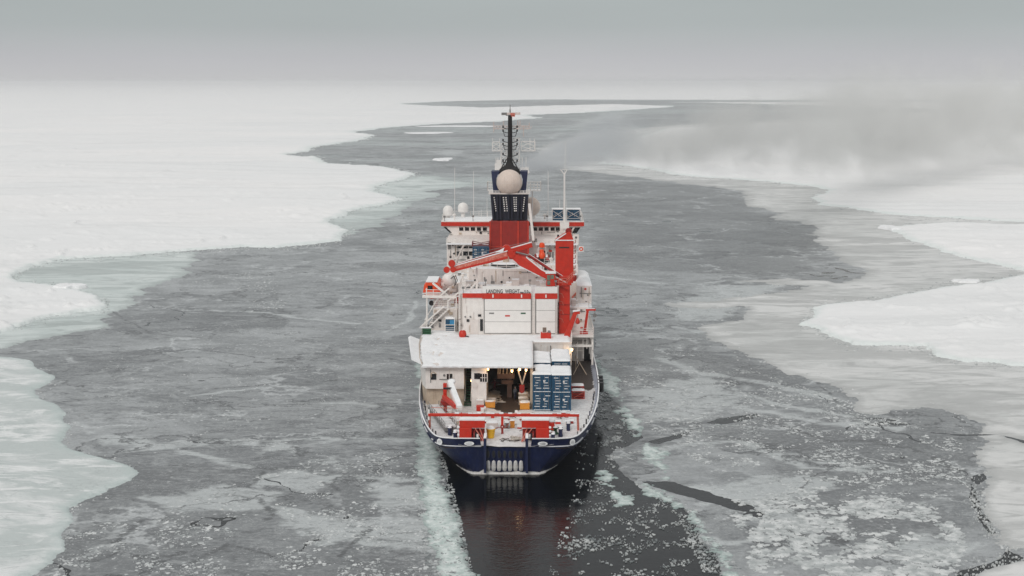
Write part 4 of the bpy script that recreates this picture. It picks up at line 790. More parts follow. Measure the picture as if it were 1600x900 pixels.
# ---- funnel: red casing, slotted navy top, two horns
f0, f1 = P(766, 400, 63), P(826, 345, 63); fz = f1.z
b = MB(); b.prism([(-3.95, 63), (2.95, 63), (2.6, 70), (-3.6, 70)], 19.0, fz)
b.v = [(x * (1 - .06 * (z > 20)) - .02, s, z) for x, s, z in b.v]; fun = b.build('funnel_casing', M_DRED, ship, bevel=.15)
b = MB()
for x in (-3.75, -1.9, 1.0, 2.7): b.box(x - .13, x + .13, 62.88, 63.0, 19.2, fz - .05)
b.box(-3.8, 2.75, 62.9, 63.0, 21.3, 21.42); b.build('casing_rib', mat('funnel_rib_red', (.5, .035, .015), .5), fun)
nz0, nz1 = fz, P(800, 303.5, 63).z
b = MB(); b.m = 0; b.add([(-3.35, 63.3, nz0), (2.35, 63.3, nz0), (2.35, 69, nz0), (-3.35, 69, nz0), (-3.7, 63.1, nz1), (2.75, 63.1, nz1), (2.75, 69, nz1), (-3.7, 69, nz1)], [(0, 1, 2, 3), (4, 5, 6, 7), (0, 1, 5, 4), (1, 2, 6, 5), (2, 3, 7, 6), (3, 0, 4, 7)]); ft = b.build('slotted_funnel_top', M_NAVYF, ship)
b = MB()
for px in (768.8, 776, 781, 794.5, 800, 810, 815.5, 824.5):
    t0, t1 = P(px + (797 - px) * .07, 343, 62.9), P(px, 304, 62.9); b.beam((t0.x, 62.95, t0.z), (t1.x, 62.85, t1.z), .30, .5, up=(0, 1, 0))
b.build('fin', M_NAVYF, ft)
b = MB()
for px, n_, sp in ((772, 7, .6), (786.5, 7, .4), (790.5, 7, .4), (803, 7, .2), (806.5, 7, 0), (819.5, 7, -.4)):
    for k in range(n_): q = P(px + sp * k * .9, 309 + k * 3.4, 62.75); b.box(q.x - .10, q.x + .10, 62.8, 62.95, q.z - .09, q.z + .09)
b.build('vent_slot', M_DOME, ft)  # white boxes paint in the daylight seen through open slots
b = MB(); b.box(-4.0, 3.05, 62.9, 69.2, nz1, nz1 + .16); b.build('funnel_gallery', M_WHITE2, ft); railing('gallery_rail', [(-3.9, 62.95, nz1 + .1), (-2.2, 62.95, nz1 + .1)], ft, .5, .5); railing('gallery_rail', [(1.3, 62.95, nz1 + .1), (3.0, 62.95, nz1 + .1)], ft, .5, .5)
def horn(pts):
    b = MB(); b.plate([P(x, y, 64.5) for x, y in pts], (0, 3.2, 0)); b.build('funnel_horn', M_NAVY, ship, bevel=.06)
horn([(767.5, 267.5), (771, 303), (785, 303), (779, 297), (775.8, 289), (775.3, 280), (778, 273), (781, 269), (779, 267.5)])
horn([(824.8, 267.5), (821.5, 303), (806.5, 303), (813, 297), (816.2, 289), (816.6, 280), (814.5, 273), (812, 269), (814, 267.5)])
q = P(795.8, 285, 64); b = MB(); b.ball((0, 0, 0), 2.16, 28, 16, -72, 90); dm = b.build('radome', M_CREAM, ship, True, loc=q)
b = MB()
for z in (-.02, 1.15, -1.2): r = math.sqrt(2.16 ** 2 - z * z) + .006; b.path([(r * math.cos(t), r * math.sin(t), z) for t in [2 * PI * k / 28 for k in range(29)]], .018, 3)
for t in np.arange(0, PI, PI / 5): b.path([(2.166 * math.cos(a) * math.cos(t), 2.166 * math.cos(a) * math.sin(t), 2.166 * math.sin(a)) for a in np.linspace(-1.2, PI + 1.2, 30)], .016, 3)
b.build('panel_seam', M_WHITE2, dm)
b = MB(); b.lathe((q.x, q.y, nz1 + .1), [(1.2, 0), (1.15, q.z - 2.0 - nz1)], 16); b.build('radome_base', M_DOME, ship)
b = MB(); b.lathe((q.x, 66.5, q.z + 1.2), [(1.9, 0), (1.7, .9), (.75, 1.55), (.5, 2.1), (.45, 2.9)], 16); b.path([(q.x - 1.5, 66, q.z + 2.1), (q.x - .5, 66, q.z + 3.8)], .09); b.path([(q.x + 1.5, 66, q.z + 2.1), (q.x + .5, 66, q.z + 3.8)], .09); b.build('exhaust_cowl', M_MAST, ship, True)
b = MB(); b.beam(P(827, 318, 62), P(833.5, 376, 62), .42, .25, up=(0, 1, 0)); b.build('funnel_stay', M_WHITE, ship)
# ---- main mast
ms = 74.0; mt = P(797, 180, ms); b = MB(); b.tube((mt.x, ms, RZ), (mt.x, ms, mt.z), .52, 12, .36); mast = b.build('mast', M_MAST, ship, True)
def mpt(px, py, ds=0): q = P(px, py, ms + ds); return Vector((q.x, ms + ds, q.z))
lampm = MB(); lampm.box(-.13, .13, -.13, .13, -.2, .2); lampm = lampm.mesh('signal_lamp', M_MAST)
for py in (198, 204, 219, 225, 240.5, 251):
    for sg_ in (-1, 1):
        t = mpt(797 + sg_ * 11, py); inst('signal_lamp', lampm, mast, t); b = MB(); b.path([t - Vector((0, 0, .15)), mpt(797 + sg_ * 9.5, py + 2.2), mpt(797 + sg_ * 5, py + 3.6), mpt(797, py + 3)], .06, 4); b.build('lamp_bracket', M_MAST, mast)
for y0, y1 in ((205, 213), (226, 234), (253, 261)):
    for sg_ in (-1, 1): b = MB(); b.path([mpt(797 + sg_ * 10.5, y0), mpt(797 + sg_ * 8.5, y1), mpt(797, y1)], .05, 4); b.build('lamp_bracket', M_MAST, mast)
M_YARD = mat('pale_pink_mast_paint', (.66, .56, .52), .6, var=.12)
b = MB()
for y in (197, 201.5): b.tube(mpt(771, y, 1), mpt(827, y, 1), .07, 4)
for px in np.arange(771, 828, 5): b.tube(mpt(px, 197, 1), mpt(px + 2.5, 201.5, 1), .05, 4); b.tube(mpt(px + 2.5, 201.5, 1), mpt(px + 5, 197, 1), .05, 4)
for px, y0, y1 in ((771.5, 190, 207), (827, 192, 201), (818, 196, 214), (809, 188, 197), (812.5, 188, 197), (787, 189, 197)): b.tube(mpt(px, y0, 1), mpt(px, y1, 1), .08, 4)
b.build('upper_yard', M_YARD, mast)
b = MB()
for x0, x1, y0, y1 in ((769.5, 781, 222, 236), (783, 792, 224, 262), (802, 812, 216, 262), (815, 836, 221, 236)):
    for y in (y0, y1): b.tube(mpt(x0, y, 1.2), mpt(x1, y, 1.2), .07, 4)
    for x in (x0, x1): b.tube(mpt(x, y0, 1.2), mpt(x, y1, 1.2), .07, 4)
    k = max(2, int((y1 - y0) / 6))
    for j in range(k): a, c = y0 + (y1 - y0) * j / k, y0 + (y1 - y0) * (j + 1) / k; b.tube(mpt(x0, a, 1.2), mpt(x1, c, 1.2), .05, 4); b.tube(mpt(x1, a, 1.2), mpt(x0, c, 1.2), .05, 4)
for x in (770, 781, 828, 835): b.tube(mpt(x, 216, 1.2), mpt(x, 236, 1.2), .05, 4)
b.build('lattice_frame', M_DOME, mast)
b = MB(); a, c = mpt(773, 265, 1), mpt(827, 270, 1); b.box(a.x, c.x, ms - .6, ms + 2.4, c.z, c.z + .35); b.box(mpt(773, 262, 0).x, mpt(784, 262).x, ms, ms + 1.6, c.z + .35, c.z + 1.6); b.box(mpt(813, 262, 0).x, mpt(826, 262).x, ms, ms + 1.6, c.z + .35, c.z + 1.0); b.box(mpt(776, 250).x, mpt(783, 250).x, ms, ms + 1, c.z + 1.6, c.z + 2.3)
for px in (775, 778, 782, 811, 816, 822): b.tube(mpt(px, 262, .5), mpt(px, 246, .5), .06, 4)
b.build('mast_platform', M_DOME, mast)
b = MB(); a = mpt(783.5, 178); c = mpt(813, 177.5); b.m = 0; b.beam(a, c, .34, .42); b.m = 1; b.beam(a, mpt(792, 177.8), .36, .44); b.m = 2; b.cbox(mpt(801, 179.5), .8, .6, .6); b.m = 1; b.tube(mt, mt + Vector((0, 0, 1.0)), .14, 6); b.box(mt.x - .75, mt.x + .75, ms - .3, ms + .3, mt.z - .1, mt.z + .05); b.build('radar_scanner', [M_YARD, M_STEEL, M_PINK], mast)
b = MB(); b.tube(mt + Vector((0, 0, 1)), mt + Vector((0, 0, 1.8)), .07, 5); b.build('masthead_spike', M_STEEL, mast)
a, c = P(762, 297, 73), P(845, 297, 73); b = MB(); b.box(a.x, c.x, 72, 75, a.z - .12, a.z); b.build('crow_nest_platform', M_DOME, ship)
for z_ in (0,): railing('platform_railing', [(a.x, 75, a.z), (a.x, 72, a.z), (a.x + 1.2, 72, a.z)], ship, 1.5, .6, .05); railing('platform_railing', [(c.x - 2.4, 72, a.z), (c.x, 72, a.z), (c.x, 75, a.z)], ship, 1.5, .6, .05)
b = MB(); b.tube((a.x + 1.5, 74, RZ), (a.x + 1.5, 74, a.z), .12); b.tube((c.x - 1.5, 74, RZ), (c.x - 1.5, 74, a.z), .12); b.build('platform_post', M_DOME, ship)
# ---- radomes and aerials on the bridge roof
def dome(px, py_top, rpx, s, py_base, m):
    q = P(px, py_top, s); r = rpx * (P(px + 10, py_top, s).x - q.x) / 10; base = P(px, py_base, s).z
    b = MB(); zc = q.z - r; b.ball((q.x, s, zc), r, 20, 8, 0, 90); b.lathe((q.x, s, base), [(r * .85, 0), (r * 1.0, .15), (r, zc - base)], 20)
    d = b.build('satellite_dome', m, ship, True); b = MB(); b.lathe((q.x, s, RZ - .1), [(r * .38, 0), (r * .38, max(base - RZ + .1, .3))], 10); b.build('dome_pedestal', M_DOME, d)
dome(700, 321, 8.1, 77, 337, M_DOME); dome(723.5, 316.3, 8.2, 78, 331.5, M_DOME); 
q = P(829, 323, 76); b = MB(); b.ball((0, 0, 0), 1.75, 24, 12, -65, 90); o = b.build('radome', M_CREAM, ship, True, loc=q); b = MB(); b.lathe((0, 0, RZ - q.z), [(.9, 0), (.9, q.z - RZ - 1.4)], 12); b.build('radome_base', M_DOME, o)
for px, y0, y1, s, r in ((710.5, 262, 348, 72.2, .055), (740, 268, 345, 76, .055), (761, 310, 342, 77, .04), (752, 327, 342, 77, .035), (856.5, 268, 335, 77, .06), (839, 304, 340, 78, .035), (697, 318, 340, 75, .03), (874.5, 312, 330, 78, .05), (885.5, 312, 330, 78, .04), (783, 300, 318, 75, .03), (907, 330, 345, 76, .04)):
    b = MB(); a = P(px, y1, s); a.z = min(a.z, RZ + .1) if y1 > 338 else a.z; b.tube(a if y1 > 338 else Vector((a.x, a.y, RZ)), P(px, y0, s), r * 1.2, 5, r * .7); b.build('whip_aerial', M_DOME, ship)
a = P(882, 362, 69.5); c = P(882, 270, 69.5); a.z = 21.5; b = MB(); b.tube(a, c, .25, 10, .16); pm = b.build('aerial_post', M_DOME, ship, True)
b = MB()
for px in (875.5, 886.5): b.tube(P(882, 273, 69.5), P(px, 264.5, 69.5), .09, 5)
b.tube(P(878, 264.5, 69.5), P(884.5, 264.5, 69.5), .05, 4); b.tube(P(882.6, 270, 69.5), P(883.5, 222, 69.5), .045, 4); b.cbox(P(882, 352, 69.2), 1.6, .8, 1.1); b.build('post_fork', M_DOME, pm)
# ---- railings along the decks
railing('deck_railing', [(-13.9, 43.2, 9.85), (-13.9, 56, 9.85)], ship); railing('deck_railing', [(-8.4, 47, 13.5), (-12.3, 47, 13.5), (-12.3, 56, 13.5)], ship)
railing('deck_railing', [(-11.4, 56.1, 16.3), (-7.1, 56.1, 16.3)], ship); railing('deck_railing', [(5.4, 58.1, 19.0), (10.9, 58.1, 19), (10.9, 66, 19)], ship)
railing('deck_railing', [(7.4, 47.1, 13.7), (12.3, 47.1, 13.7), (12.9, 50, 13.8)], ship); railing('deck_railing', [(9.4, 37.5, 9.85), (9.4, 43.3, 9.85), (13.0, 43.3, 9.85), (13.0, 56, 9.85)], ship)
railing('deck_railing', [(-6.8, 52.1, 19.1), (5.2, 52.1, 19.1)], ship); railing('deck_railing', [(-11.3, 65.1, 21.62), (-3.5, 65.1, 21.62)], ship); railing('deck_railing', [(4, 64.5, 21.62), (11.1, 64.5, 21.62)], ship)
# port side: sloping ladders and struts by the boat deck
b = MB()
for p0, p1 in (((656, 512), (694, 478)), ((664, 517), (701, 482)), ((683, 466), (702, 450)), ((700, 470), (733, 444)), ((745, 418), (745, 452)), ((745, 440), (725, 462))): b.beam(P(*p0, 46.5), P(*p1, 46.5), .3, .22)
b.tube(P(667, 462, 46.5), P(667, 515, 46.5), .14, 6); b.tube(P(713, 463, 46.5), P(713, 520, 46.5), .12, 6); b.beam(P(660, 463, 46.5), P(713, 464, 46.5), .4, .4); b.build('side_ladder', M_WHITE, ship)
b = MB()
for k in range(11): b.beam(P(660 + 3.3 * k, 514 - 3 * k, 46.4), P(665 + 3.3 * k, 514.5 - 3 * k, 46.4), .25, .05)
b.build('ladder_tread', M_STEEL, ship)
b = MB()
for px, py, w, h in ((669, 510, .5, .6), (674.5, 509.5, .55, .7), (681, 492, .9, .15), (678, 500, .7, .12), (687, 508, .3, .6)): q = P(px, py, 46.9); b.box(q.x - w / 2, q.x + w / 2, 46.8, 47, q.z - h / 2, q.z + h / 2)
b.build('wall_fitting', M_STEEL, pw)
q = P(728, 429, 55.9); b = MB(); b.box(q.x - .6, q.x + .6, 55.9, 56, 15.2, 15.7); b.build('green_sign', M_GREEN, ship)
# ------------------------------------------------------------------ things carried by the ship
def V3(*a): return Vector(a)
# ---- shipping containers: doors face aft
rsn = random.Random(21)
def container(label, loc, L=6.06, w=2.64, h=2.55, snow=0.0, group='blue containers stacked on the working deck'):
    t = thing('shipping_container', label, 'container', loc, 0, group)
    b = MB()
    for x in (-w / 2 + .07, w / 2 - .07):
        for y in (.07, L - .07): b.box(x - .07, x + .07, y - .07, y + .07, 0, h)
        b.box(x - .06, x + .06, .14, L - .14, .0, .14); b.box(x - .06, x + .06, .14, L - .14, h - .12, h)
    for y in (.07, L - .07): b.box(-w / 2 + .14, w / 2 - .14, y - .06, y + .06, 0, .14); b.box(-w / 2 + .14, w / 2 - .14, y - .06, y + .06, h - .12, h)
    b.build('frame', M_BLUE, t); b = MB(); pl = []
    for sg in (-1, 1):
        pts = []
        k = 18
        for i in range(k + 1): y = .15 + (L - .3) * i / k; pts.append((sg * (w / 2 - .04 - .05 * (i % 2)), y))
        pl.append(pts)
    b.prism(pl[1] + pl[0][::-1], .1, h - .03); b.build('corrugated_wall', M_BLUE, t)
    for sg in (-1, 1):
        b = MB(); x0, x1 = (-w / 2 + .15, -.03) if sg < 0 else (.03, w / 2 - .15); b.m = 0; b.box(x0, x1, .02, .10, .15, h - .13)
        for k in range(1, 5): z = .15 + (h - .28) * k / 5; b.box(x0 + .04, x1 - .04, -.01, .03, z - .05, z + .05)
        d = b.build('door', M_BLUE, t); b = MB()
        for k in range(1, 6):
            z = .15 + (h - .28) * k / 6 + .05; xa2 = x0 + .05 + rsn.uniform(0, .35); b.box(xa2, min(x1 - .05, xa2 + rsn.uniform(.35, .9)), -.05, .0, z, z + .05 + .03 * (k % 2))
        b.box(x0, x1, -.06, .03, .10, .17)
        b.build('snow', M_SNOW, d); b = MB()
        for x in (x0 + .3, x1 - .28): b.tube((x, -.03, .1), (x, -.03, h - .08), .028, 6)
        b.build('lock_rod', M_STEEL, d)
    b = MB(); b.m = 0; b.box(.18, .42, -.045, .02, h * .58, h * .68); b.build('data_plate', M_DOME, t)
    if snow: snow_slab('snow', -w / 2 - .06, w / 2 + .06, -.06, L + .06, h, snow, t, step=.2, seed=int(abs(loc[0]) * 9 + loc[1]), amp=.8)
    return t
xa, xb = 4.70, 7.40
c00 = container('blue container on the deck at the bottom of the left stack beside the bay post', (xa, 18.4, 3.75))
copy_thing(c00, 'blue container on the deck at the bottom of the right stack nearest the starboard rail', (xb, 18.1, 3.75))
container('snow topped blue container on top of the left stack beside the bay post', (xa, 18.4, 6.34), snow=.22)
container('snow topped blue container on top of the right stack nearest the starboard rail', (xb, 18.1, 6.34), snow=.22)
copy_thing(c00, 'hidden lower blue container behind the left stack', (xa, 26.6, 3.75)); copy_thing(c00, 'lower blue container behind the right stack beside the open passage', (xb, 26.4, 3.75))
container('snow covered blue container behind the left stack, roof against the white starboard deckhouse', (xa, 26.6, 6.34), L=7.5, snow=.22)
container('snow covered blue container behind the right stack, its aft edge above the front roof', (xb + .1, 26.4, 6.6), L=7.9, snow=.24)
q = P(751, 399, 60); t = container('blue container with a dark red frame on its roof, port side of the red funnel', (q.x, 60, 19.06), w=2.75, h=2.55, L=2.6, group='blue containers stacked on the working deck'); del t['group']
b = MB(); w = 1.4
for y in (.06, 2.5):
    b.beam((-w, y, 2.6), (-w, y, 3.4), .12, .12); b.beam((w, y, 2.6), (w, y, 3.4), .12, .12); b.beam((-w, y, 3.3), (0, y, 3.0), .09, .1); b.beam((0, y, 3.0), (w, y, 3.3), .09, .1); b.beam((-w, y, 2.85), (w, y, 2.85), .1, .1)
b.beam((-w, .06, 3.35), (-w, 2.5, 3.35), .1, .1); b.beam((w, .06, 3.35), (w, 2.5, 3.35), .1, .1); b.build('roof_frame', mat('maroon_steel', (.16, .02, .025), .6, var=.2), t)
# ---- equipment racks on the bridge roof
def rack(label, px0, px1, y0, y1, s):
    a, c = P(px0, y1, s), P(px1, y0, s); t = thing('equipment_rack', label, 'equipment rack', ((a.x + c.x) / 2, s, RZ), 0, 'blue equipment racks on the bridge roof'); w = c.x - a.x; h = c.z - RZ
    b = MB(); b.box(-w / 2 + .1, w / 2 - .1, .15, 2.2, .06, h - .13); b.build('body', M_BLUE, t); b = MB()
    for x in (-w / 2 + .06, w / 2 - .06):
        for y in (.06, 2.3): b.box(x - .05, x + .05, y - .05, y + .05, 0, h - .12)
    for z in (.45,): b.box(-w / 2, w / 2, .0, .08, z - .03, z + .03); b.box(-w / 2, w / 2, 2.26, 2.34, z - .03, z + .03)
    for x in (-w / 2 + .05, w / 2 - .05): b.box(x - .03, x + .03, 0, 2.34, .02, .08)
    b.build('frame', M_DOME, t); b = MB(); b.beam((-w / 2 + .1, .05, h - .3), (w / 2 - .1, .05, .55), .06, .06, up=(0, 1, 0)); b.build('cross_brace', M_DOME, t); b = MB(); b.beam((w / 2 - .1, .08, h - .3), (-w / 2 + .1, .08, .55), .06, .06, up=(0, 1, 0)); b.build('cross_brace', M_DOME, t)
    b = MB()
    for k in range(6): x = -w / 2 + .25 + k * (w - .5) / 5; b.box(x - .09, x + .09, .1, .16, .75 + .25 * (k % 3), 1.05 + .25 * (k % 3))
    b.build('fitting', M_STEEL, t); b = MB(); b.box(-w / 2 - .05, w / 2 + .05, -.05, 2.4, h - .12, h); b.build('snow', M_SNOW, t)
rack('blue equipment rack with white braces left of the white aerial post', 862.5, 881, 326.5, 345, 72.1)
rack('blue equipment rack with white braces right of the white aerial post, nearest the starboard wing', 885, 907, 326.5, 345, 72.1)
# ---- big red column crane
ct = P(881, 520, 45.5); t = thing('column_crane', 'tall red knuckle boom crane with a glazed cab on the starboard side of the hangar', 'crane', (0, 0, 0))
def loc_part(b, name, m, par, **k): return b.build(name, m, par, **k)
a, c = P(873, 522, 45.5), P(890.5, 440, 45.5); b = MB(); b.box(a.x, c.x, 44.6, 46.4, 9.78, c.z + 1); col_ = b.build('pedestal', M_RED, t, bevel=.12)
b = MB()
for py in (458, 470, 484, 497): q = P(876, py, 44.6); b.path([(a.x - .02, 44.5, q.z), (a.x + .5, 44.45, q.z - .1), (a.x + .7, 44.5, q.z - .7)], .05, 4)
b.build('pipe_bracket', M_PINK, col_)
b = MB()
for py in (476, 491): q = P(880, py, 44.6); b.box(a.x - .05, c.x + .05, 44.5, 46.5, q.z - .05, q.z + .05)
b.build('collar', M_DRED, col_)
a, c = P(868, 441, 46), P(896, 375, 46); b = MB(); b.box(a.x, c.x, 45.2, 48.2, a.z, c.z); tower = b.build('tower', M_RED, t, bevel=.06)
b = MB(); b.plate([(a.x, 45.25, c.z + .01), (c.x, 45.25, c.z + .01), (c.x - .35, 45.25, c.z + 1.1), (c.x - .7, 45.25, c.z + 1.35), (c.x - 1.2, 45.25, c.z + 1.05)], (0, 2.7, 0)); cap = b.build('tower_cap', M_RED, t)
b = MB(); b.beam((a.x - .05, 45.2, c.z + .05), (c.x + .05, 45.2, c.z + .05), .2, .14); b.beam((a.x, 45.2, c.z + .1), (c.x - 1.2, 45.2, c.z + 1.12), .22, .14); b.build('snow', M_SNOW, cap)
b = MB(); b.wheel((c.x - .75, 46.4, c.z + 1.35), .5, .6, 14); b.build('head_sheave', M_DRED, cap)
q0, q1 = P(873.5, 387.8, 45.15), P(889.5, 385.8, 45.15); b = MB(); b.box(q0.x, q1.x, 45.15, 45.2, q0.z, q1.z); b.build('dark_name_plate', M_LETTER, tower)
b = MB()
for k in range(8): z = a.z + .7 + k * .8; b.path([(c.x, 45.3, z), (c.x + .28, 45.3, z), (c.x + .28, 45.3, z + .5)], .05, 4)
b.build('step_iron', M_DRED, tower)
def boom(name, pa, pb, w, h0, h1, m, par):
    b = MB(); b.beam(pa, pb, w, h0, w, h1); return b.build(name, m, par, bevel=.05)
def snow_on(pa, pb, off, w, par, th=.12):
    b = MB(); d = Vector((0, 0, off)); b.beam(Vector(pa) + d, Vector(pb) + d, w, th); b.build('snow', M_SNOW, par)
# main boom: two cheek plates from the slewing head up to the elbow
e0, e1 = P(889, 447, 44.2), P(799, 398.5, 45.2); el = P(846, 424, 44.6)
for ds in (-.55, .55):
    b = MB(); d = Vector((0, ds, 0)); up = Vector((0, 0, 1))
    b.plate([e0 + d - up * .55, el + d - up * .75, P(812, 408, 45) + d - up * .65, e1 + d - up * .4, e1 + d + up * .45, P(812, 400, 45) + d + up * .1, P(822, 404, 45) + d + up * .2, el + d + up * .25, e0 + d + up * .35], (0, .16, 0)); mb_ = b.build('boom_cheek', M_RED, t)
    snow_on(P(822, 404, 45) + d + Vector((0, .08, .3)), el + d + Vector((0, .08, .32)), 0, .22, mb_, .1); snow_on(el + d + Vector((0, .08, .32)), e0 + d + Vector((0, .08, .42)), 0, .22, mb_, .1); snow_on(P(801, 402, 45) + d + Vector((0, -.02, -.75)), P(843, 424, 44.6) + d + Vector((0, -.02, -.7)), 0, .12, mb_, .08)
b = MB(); b.beam(e0 + Vector((0, 0, -.2)), e1 + Vector((0, 0, -.2)), .95, .5); b.build('boom_box', M_RED, t)
b = MB(); b.tube(P(884, 437, 44.8), P(826, 399, 45.2), .24, 10); cyl = b.build('hydraulic_cylinder', M_DRED, t, True); b = MB(); b.tube(P(826, 399, 45.2), P(806, 394, 45.2), .14, 8); b.build('piston_rod', M_STEEL, cyl); snow_on(P(884, 437, 44.8), P(826, 399, 45.2), .26, .2, cyl, .08)
# jib: long folded arm reaching to port
j0, j1, j2 = P(831, 382, 46), P(793, 393, 45.6), P(706, 420, 44.5)
b = MB(); b.beam(j1, j0, .9, .8); jo = b.build('jib_tail', M_RED, t, bevel=.05); snow_on(j1 + V3(0, -.3, .42), j0 + V3(0, -.3, .42), 0, .3, jo)
b = MB(); b.wheel(P(791.5, 389.5, 45.3), .72, 1.3, 10); b.wheel(P(799, 396, 45.2), .62, 1.5, 10); b.beam(P(789, 386, 45.3), P(802, 399, 45.2), 1.2, .9); b.build('elbow', M_RED, t, True)
b = MB(); b.beam(P(793, 398, 45.0), j2, 1.0, 1.25, .9, .75); jb = b.build('jib', M_PINK, t, bevel=.05); snow_on(P(793, 398, 44.9) + V3(0, -.3, .66), j2 + V3(0, -.3, .4), 0, .34, jb, .12)
b = MB(); b.beam(P(793, 402, 44.5), P(707, 423.5, 44.0), .2, .28); b.build('jib_keel', M_RED, jb)
b = MB(); b.tube(P(786, 392, 46), P(710, 415.5, 45), .2, 8); u = b.build('upper_cylinder', M_DRED, t, True); snow_on(P(786, 392, 46), P(710, 415.5, 45), .22, .16, u, .08)
b = MB(); b.plate([P(774, 394.5, 44.3), P(788, 387, 44.3), P(786, 393.5, 44.3)], (0, .2, 0)); b.build('snow', M_SNOW, jb)
for px, py, r in ((698, 421.5, .5), (708, 421, .48), (706, 411.5, .55)): b = MB(); b.wheel(P(px, py, 44), r, .35, 16); b.build('tip_sheave', M_RED, t)
b = MB(); b.cbox(P(707, 416.5, 44.3), .9, .5, .8); b.build('tip_block', M_DOME, t)
b = MB()
for sa, sb in (((737, 397), (829, 377)), ((737, 402), (790, 391)), ((795, 392), (720, 414))): b.tube(P(*sa, 46.4), P(*sb, 46.4), .035, 4)
b.build('hoist_wire', M_STEEL, t)
# cab
cb = P(860.5, 437.5, 43.2); b = MB(); w, h = .72, 1.0
b.plate([cb + V3(-w, 0, -h + .1), cb + V3(-w * .6, 0, -h), cb + V3(w, 0, -h), cb + V3(w, 0, h), cb + V3(-w * .8, 0, h)], (0, 1.5, 0)); cabin = b.build('cab', M_RED, t, bevel=.06)
for x0, x1, z0, z1 in ((-.58, -.06, -.02, .78), (.02, .48, .18, .80), (-.56, -.08, -.75, -.12)): b = MB(); b.box(cb.x + x0, cb.x + x1, 43.14, 43.22, cb.z + z0, cb.z + z1); b.build('cab_window', M_GREENGLASS, cabin)
b = MB(); b.box(cb.x - w - .08, cb.x + w + .1, 43.1, 44.8, cb.z + h, cb.z + h + .22); b.build('snow', M_SNOW, cabin)
b = MB(); a, c = P(869, 445, 43.3), P(889, 445, 43.3); b.box(a.x - .3, c.x - .3, 43.3, 44.6, a.z - .1, a.z); b.plate([P(870, 443, 43.3), P(886, 443, 43.3), P(893, 436, 43.3), P(893, 446, 43.3)], (0, .2, 0)); b.build('cab_platform', M_RED, t)
railing('cab_railing', [(a.x - .2, 43.35, a.z), (c.x - .4, 43.35, a.z), (c.x + .8, 43.35, a.z + 1.2)], t, 1.0, .6, .05, m=M_PINK)
# crane rest on the crane house roof
q = P(790, 411, 51); t = thing('boom_rest', 'pale bollard shaped boom rest on a dark round base under the crane jib', 'boom rest', (q.x, 55, 19.15)); b = MB(); b.lathe((0, 0, 0), [(2.5, 0), (2.5, .35), (2.2, .45)], 24); b.build('base', M_BLACK, t); b = MB(); b.lathe((0, 0, .45), [(.55, 0), (.5, .9), (.42, 1.5)], 12); b.build('post', M_TAN, t, True); b = MB(); b.box(-.7, .7, -.5, .5, 1.95, 2.3); b.build('saddle', M_TAN, t)
b = MB(); b.lathe((0, 0, .46), [(2.3, 0), (2.0, .15), (.8, .18)], 20); b.build('snow', M_SNOW, t)
# ---- stern gantry beam lowered across the working deck
t = thing('stern_gantry', 'long red gantry beam lying across the stern between the bulwarks', 'gantry', (0, 5.5, 0)); g0, g1 = P(669, 648, 5.5), P(905, 648, 5.5); gz = g0.z
b = MB(); b.beam((g0.x, 0, gz), (g1.x, 0, gz), .36, .36); gb = b.build('beam', M_RED, t, bevel=.04)
rs = random.Random(5); b = MB()
for k in range(34):
    x = g0.x + (g1.x - g0.x) * k / 34
    if rs.random() < .62: b = MB(); b.box(x, x + (g1.x - g0.x) / 34 * .96, -.16 + rs.uniform(-.03, .03), .17, gz + .181, gz + .24 + rs.uniform(0, .08)); b.build('snow', M_SNOW, gb)
for sg, gx in ((1, g0.x), (-1, g1.x)):
    b = MB(); b.beam((gx + sg * .2, 0, gz - .1), (gx + sg * .05, 1.6, 4.0), .28, .34); b.build('leg', M_PINK, t, bevel=.03)
b = MB(); b.beam(P(670, 640, 5.5) - V3(0, 5.5, 0), P(670, 656, 5.5) - V3(0, 5.5, 0), .22, .22); b.build('end_post', M_DOME, t)
b = MB(); b.tube(P(674, 636.5, 9) - V3(0, 5.5, 0), P(716, 638, 9) - V3(0, 5.5, 0), .04, 4); b.build('guard_wire', M_PINK, t)
# hanging sheave block in the middle of the beam
q = P(784.8, 655, 5.4); t = thing('hanging_block', 'red sheave block hanging from the middle of the gantry beam', 'pulley block', (q.x, 5.45, 3.7)); b = MB(); b.box(-.16, .16, -.12, .12, 1.35, gz - 3.7 - .25); b.build('hanger', M_RED, t); b = MB(); b.wheel((0, 0, 1.1), .26, .34, 12); b.box(-.14, .14, -.2, .2, .1, .9); b.build('block', M_DRED, t); b = MB(); b.tube((0, -.2, 1.1), (0, .2, 1.1), .08, 8); b.build('pin', M_DOME, t)
